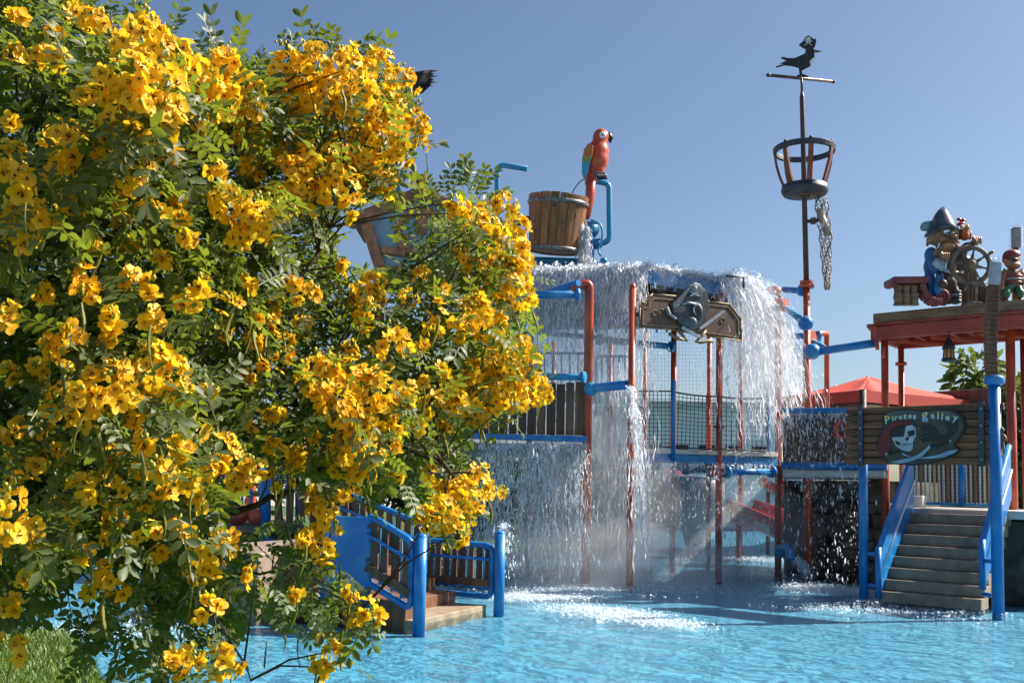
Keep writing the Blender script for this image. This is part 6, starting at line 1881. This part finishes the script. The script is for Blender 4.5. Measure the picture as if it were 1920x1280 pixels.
def curtain(side, a, b, speed, wetness, tmaxf, name, label, layers=2, up=.3):
    b_ = []
    d = R8[(side + 1) % 8] - R8[side]; d /= np.linalg.norm(d); o = np.array([d[1], -d[0], 0])
    VV = []; FF = []; WW = []; k = 0
    for l in range(layers):
        nu, nv = 46, 44
        for i in range(nu + 1):
            u = a + (b - a) * i / nu
            p = R8[side] * (1 - u) + R8[(side + 1) % 8] * u
            s0 = speed * (1 + .25 * math.sin(u * 9 + l * 2) + .15 * math.sin(u * 23 + l)) * (1 - .28 * l)
            for j in range(nv + 1):
                t = T * tmaxf * j / nv
                q = p + o * (.03 + s0 * t + .05 * math.sin(u * 31 + j * .3 + l * 4) * t)
                z = RZ1 + .04 + up * t * (1 - .3 * l) - .5 * GRAV * t * t
                VV.append((q[0], q[1], max(z, .02))); WW.append(wetness * (1 - .25 * l) * (1.25 - 1.15 * j / nv) * min(1, 8 * (u - a + .02), 8 * (b - u + .02)))
        for i in range(nu):
            for j in range(nv):
                q = k + i * (nv + 1) + j
                FF.append((q, q + 1, q + nv + 2, q + nv + 1))
        k = len(VV)
    return tag(np_mesh(name, np.array(VV), np.array(FF), FILM, None, True, {'wet': np.array(WW)}), label, 'water', kind='stuff')
curtain(7, .0, 1.0, .5, .95, .60, 'water_curtain', 'white water sheet pouring over the front edge of the roof')
curtain(6, .2, 1.0, .5, .85, .58, 'water_curtain', 'water sheet pouring over the left edge of the roof')
curtain(0, .82, 1.0, 1.1, 1.5, .7, 'water_curtain', 'thick white gush off the right corner of the roof', up=.9)
curtain(1, .0, .55, 1.5, 1.5, .7, 'water_curtain', 'white water sheet falling off the far right roof edge', up=.9)
curtain(0, .0, .78, .5, .55, .33, 'water_curtain', 'thin water film running over the brown plaque')

P0 = []; V0 = []
def src(side, a, b, n, speed, up):
    p, o = edge_pts(side, a, b, n); P0.append(p); V0.append(o * speed + np.array([0, 0, up]))
src(7, 0, 1, 900, .5, .3); src(6, .2, 1, 500, .5, .3)
p, v, t = fall(np.concatenate(P0), np.concatenate(V0), 24000, T * 1.05, .05, .22)
rad = wr.lognormal(math.log(.0042), .5, len(p)).clip(.002, .02)
drops('water_drops', p, v, rad, wr.uniform(2, 9, len(p)), DROP, 'white falling drops below the front and left roof edges')
P0 = []; V0 = []
src(0, .8, 1, 500, .9, .8); src(1, 0, .6, 500, 1.1, .9)
p, v, t = fall(np.concatenate(P0), np.concatenate(V0), 24000, T * .95, .085, .5)
# the gush thins out lower down
kp = wr.random(len(p)) < np.clip(1.15 - 1.35 * t / T, .015, 1); p, v = p[kp], v[kp]
rad = wr.lognormal(math.log(.005), .45, len(p)).clip(.002, .016)
drops('water_drops', p, v, rad, wr.uniform(1.5, 5, len(p)), DROP, 'white burst of drops off the right end of the roof')
# strands: thin ribbons of water stretched along their fall
def strands(p0, v0, n, tmax, dt, vspread, width, label, jit=.03, bias=1.0):
    k = wr.integers(0, len(p0), n); seg = 6
    ta = (wr.random(n) ** bias) * tmax; tb = ta + wr.uniform(dt[0], dt[1], n)
    v = v0[k] + wr.normal(0, 1, (n, 3)) * vspread
    s = wr.normal(0, 1, (n, 3)); s[:, 2] *= .2; s /= np.linalg.norm(s, axis=1, keepdims=True)
    ph = wr.random(n) * 6; w = wr.lognormal(math.log(width), .45, n)
    off = wr.normal(0, jit, (n, 3))
    VV = []
    for j in range(seg + 1):
        t = ta + (tb - ta) * j / seg
        p = p0[k] + v * t[:, None] + off * (.4 + t[:, None]); p[:, 2] -= .5 * GRAV * t * t
        p += s * (.03 * np.sin(ph + j * 1.3))[:, None] * t[:, None]
        p[:, 2] = np.maximum(p[:, 2], .02)
        ww = w * np.sin(math.pi * (j + .35) / (seg + .7)) * (.65 + .5 * np.sin(ph * 3 + j * 2.1))
        VV.append(p - s * ww[:, None]); VV.append(p + s * ww[:, None])
    V = np.stack(VV, 1).reshape(-1, 3); m = 2 * (seg + 1)
    F0 = np.array([(2 * j, 2 * j + 1, 2 * j + 3, 2 * j + 2) for j in range(seg)])
    F = (F0[None] + (np.arange(n) * m)[:, None, None]).reshape(-1, 4)
    return tag(np_mesh('water_strands', V, F, DROP, None, True), label, 'water', kind='stuff')
P0 = []; V0 = []
src(7, 0, 1, 900, .5, .3); src(6, .2, 1, 500, .5, .3)
strands(np.concatenate(P0), np.concatenate(V0), 7500, T * .95, (.03, .11), .2, .0055, 'torn white strands of water falling from the front roof edge', bias=1.7)
P0 = []; V0 = []
src(0, .8, 1, 500, .9, .8); src(1, 0, .6, 500, 1.1, .9)
strands(np.concatenate(P0), np.concatenate(V0), 5500, T * .75, (.03, .10), .45, .007, 'torn white strands in the gush at the right roof end', jit=.08, bias=1.5)
a0 = np.array(P(900, 832, 17.7)); b0 = np.array(P(1100, 832, 17.6)); u = wr.random((400, 1))
strands(a0 * (1 - u) + b0 * u, np.tile(np.array([.1, -.35, .0]), (400, 1)), 1500, .62, (.03, .09), .14, .006, 'white strands of water running off the left deck')
a0 = np.array(P(1176, 727, 16.9)); 
strands(np.tile(a0, (50, 1)), np.tile(np.array([.35, -.2, .2]), (50, 1)), 420, .75, (.03, .1), .13, .009, 'broken stream of water dropping from the blue spout')
# splashes along the top of the rim and from the bucket
pp = []; vv = []
for side, a, b, n in ((7, 0, 1, 7000), (0, 0, 1, 4200), (6, .1, 1, 3500), (1, 0, .5, 1800)):
    p, o = edge_pts(side, a, b, n, .0, -.02); p[:, 2] += np.abs(wr.normal(0, .055, n)) - .02; p += wr.normal(0, .03, (n, 3)); pp.append(p); vv.append(o + wr.normal(0, .6, (n, 3)) + np.array([0, 0, .4]))
p = np.concatenate(pp); v = np.concatenate(vv)
drops('roof_splash', p, v, wr.lognormal(math.log(.012), .5, len(p)).clip(.004, .04), wr.uniform(1, 2.2, len(p)), DROP, 'white splashing froth along the rim of the blue roof')
lip = np.array(P(1092, 432, YB - .2)); n = 2600
t = wr.random(n) * .42
p = lip + wr.normal(0, .045, (n, 3)); p[:, 0] += .1 * t + (wr.random(n) - .5) * .16; p[:, 2] -= .5 * GRAV * t * t * .9; v = np.tile(np.array([.3, -.2, -3.0]), (n, 1)) + wr.normal(0, .4, (n, 3))
drops('bucket_water', p, v, wr.lognormal(math.log(.011), .45, n).clip(.004, .03), wr.uniform(2, 5, n), DROP, 'stream of water spilling from the tipping bucket')
# water running off the decks, the spout and the fence
pp = []; vv = []
def line_fall(a, b, n, drop, speed, spread=.04):
    u = wr.random(n)[:, None]
    p = np.array(a) * (1 - u) + np.array(b) * u
    t = wr.random(n) * math.sqrt(2 * drop / GRAV)
    v = wr.normal(0, .18, (n, 3)) + np.array(speed)
    q = p + v * t[:, None] + wr.normal(0, spread, (n, 3)) * (.4 + t[:, None]); q[:, 2] -= .5 * GRAV * t * t
    vv_ = v.copy(); vv_[:, 2] -= GRAV * t
    ok = q[:, 2] > .02
    pp.append(q[ok]); vv.append(vv_[ok])
line_fall(P(900, 832, 17.7), P(1100, 832, 17.6), 3500, 2.3, (.1, -.4, 0))
line_fall(P(1195, 868, 18.4), P(1450, 872, 20.0), 3000, 2.2, (0, -.2, 0))
line_fall(P(1470, 776, 19.0), P(1600, 776, 18.2), 1300, 1.0, (0, -.2, 0))
line_fall(P(1470, 892, 19.1), P(1625, 892, 18.0), 900, 2.1, (-.1, -.2, 0))
line_fall(P(1176, 728, 16.9), P(1180, 730, 16.9), 600, 3.3, (.35, -.2, .2), .08)
line_fall(P(1486, 1050, 19.5), P(1490, 1052, 19.5), 700, .5, (.8, -.3, .6), .05)
line_fall(P(940, 985, 14.6), P(944, 990, 14.6), 260, .9, (.25, 0, .5), .08)
p = np.concatenate(pp); v = np.concatenate(vv)
drops('water_drops', p, v, wr.lognormal(math.log(.0065), .5, len(p)).clip(.003, .025), wr.uniform(1.5, 5, len(p)), DROP, 'thin streams of drops running off the decks and spouts')
# mist hanging between the posts: thin clouds of fine spray
def mist_material(dens):
    m = bpy.data.materials.new('fine spray mist'); m.use_nodes = True
    N = m.node_tree.nodes; N.remove(N['Principled BSDF'])
    pv = N.new('ShaderNodeVolumePrincipled'); pv.inputs['Color'].default_value = (.96, .97, 1, 1); pv.inputs['Density'].default_value = dens; pv.inputs['Anisotropy'].default_value = .35
    m.node_tree.links.new(pv.outputs[0], N['Material Output'].inputs['Volume'])
    return m
def mist(c, rad, dens, label):
    b = MB(); b.ell(c, rad, n=28, m=18)
    o = b.build('spray_mist', mist_material(dens), None, label, 'mist', kind='stuff')
    return o
mist(P(1120, 960, 18.7), (1.6, 1.3, 1.9), .34, 'pale mist round the foot of the thick front post')
mist(P(1290, 990, 20.2), (2.7, 1.5, 1.35), .17, 'thin pale mist low between the middle posts')
mist(P(1090, 720, 19.2), (1.5, 1.0, 2.3), .15, 'thin mist inside the falling water of the front edge')
mist(P(1110, 1050, 17.9), (2.5, 1.4, .8), .26, 'low pale mist where the front curtain meets the pool')
mist(P(1425, 640, 20.0), (.75, .8, 1.3), .28, 'dense white spray of the gush at the right roof end')
# foam and splashes on the pool
pp = []
def foam(px0, py0, px1, py1, n, w, h=.03):
    a, b = np.array(G(px0, py0)), np.array(G(px1, py1)); u = wr.random(n)[:, None]
    q = a * (1 - u) + b * u + wr.normal(0, 1, (n, 3)) * np.array([w * .8, w, 0]); q[:, 2] = np.abs(wr.normal(0, h, n)); pp.append(q)
foam(950, 1120, 1110, 1112, 8360, .30, .02); foam(1060, 1138, 1200, 1156, 4600, .34, .015); foam(1150, 1150, 1280, 1172, 3800, .28, .01); foam(950, 1100, 1300, 1100, 5720, .7, .015)
foam(1290, 1052, 1450, 1050, 5720, .4, .04); foam(1480, 1106, 1610, 1112, 7480, .3, .05); foam(1000, 1085, 1440, 1080, 5720, 1.0, .015); foam(1610, 1128, 1690, 1116, 1200, .18, .02)
foam(100, 1175, 330, 1190, 1980, .4, .01); foam(1480, 1135, 1830, 1150, 1500, .4, .006); foam(1180, 1095, 1190, 1092, 1100, .15, .05)
p = np.concatenate(pp); n = len(p)
a = wr.random(n) * 6.283; rd = wr.lognormal(math.log(.0075), .5, n).clip(.002, .025)
x = np.stack([np.cos(a), np.sin(a), wr.normal(0, .3, n)], 1); y = np.tile(np.array([0, 0, 1.0]), (n, 1)) + wr.normal(0, .35, (n, 3)); z = np.cross(x, y)
R = np.stack([x * rd[:, None], y * rd[:, None], z * rd[:, None]], axis=2)
v, f = scatter((TET, TEF), R, p, np.ones(n))
tag(np_mesh('foam', v, f, DROP, None, True), 'white foam patches floating on the pool below the waterfall', 'foam', kind='stuff')
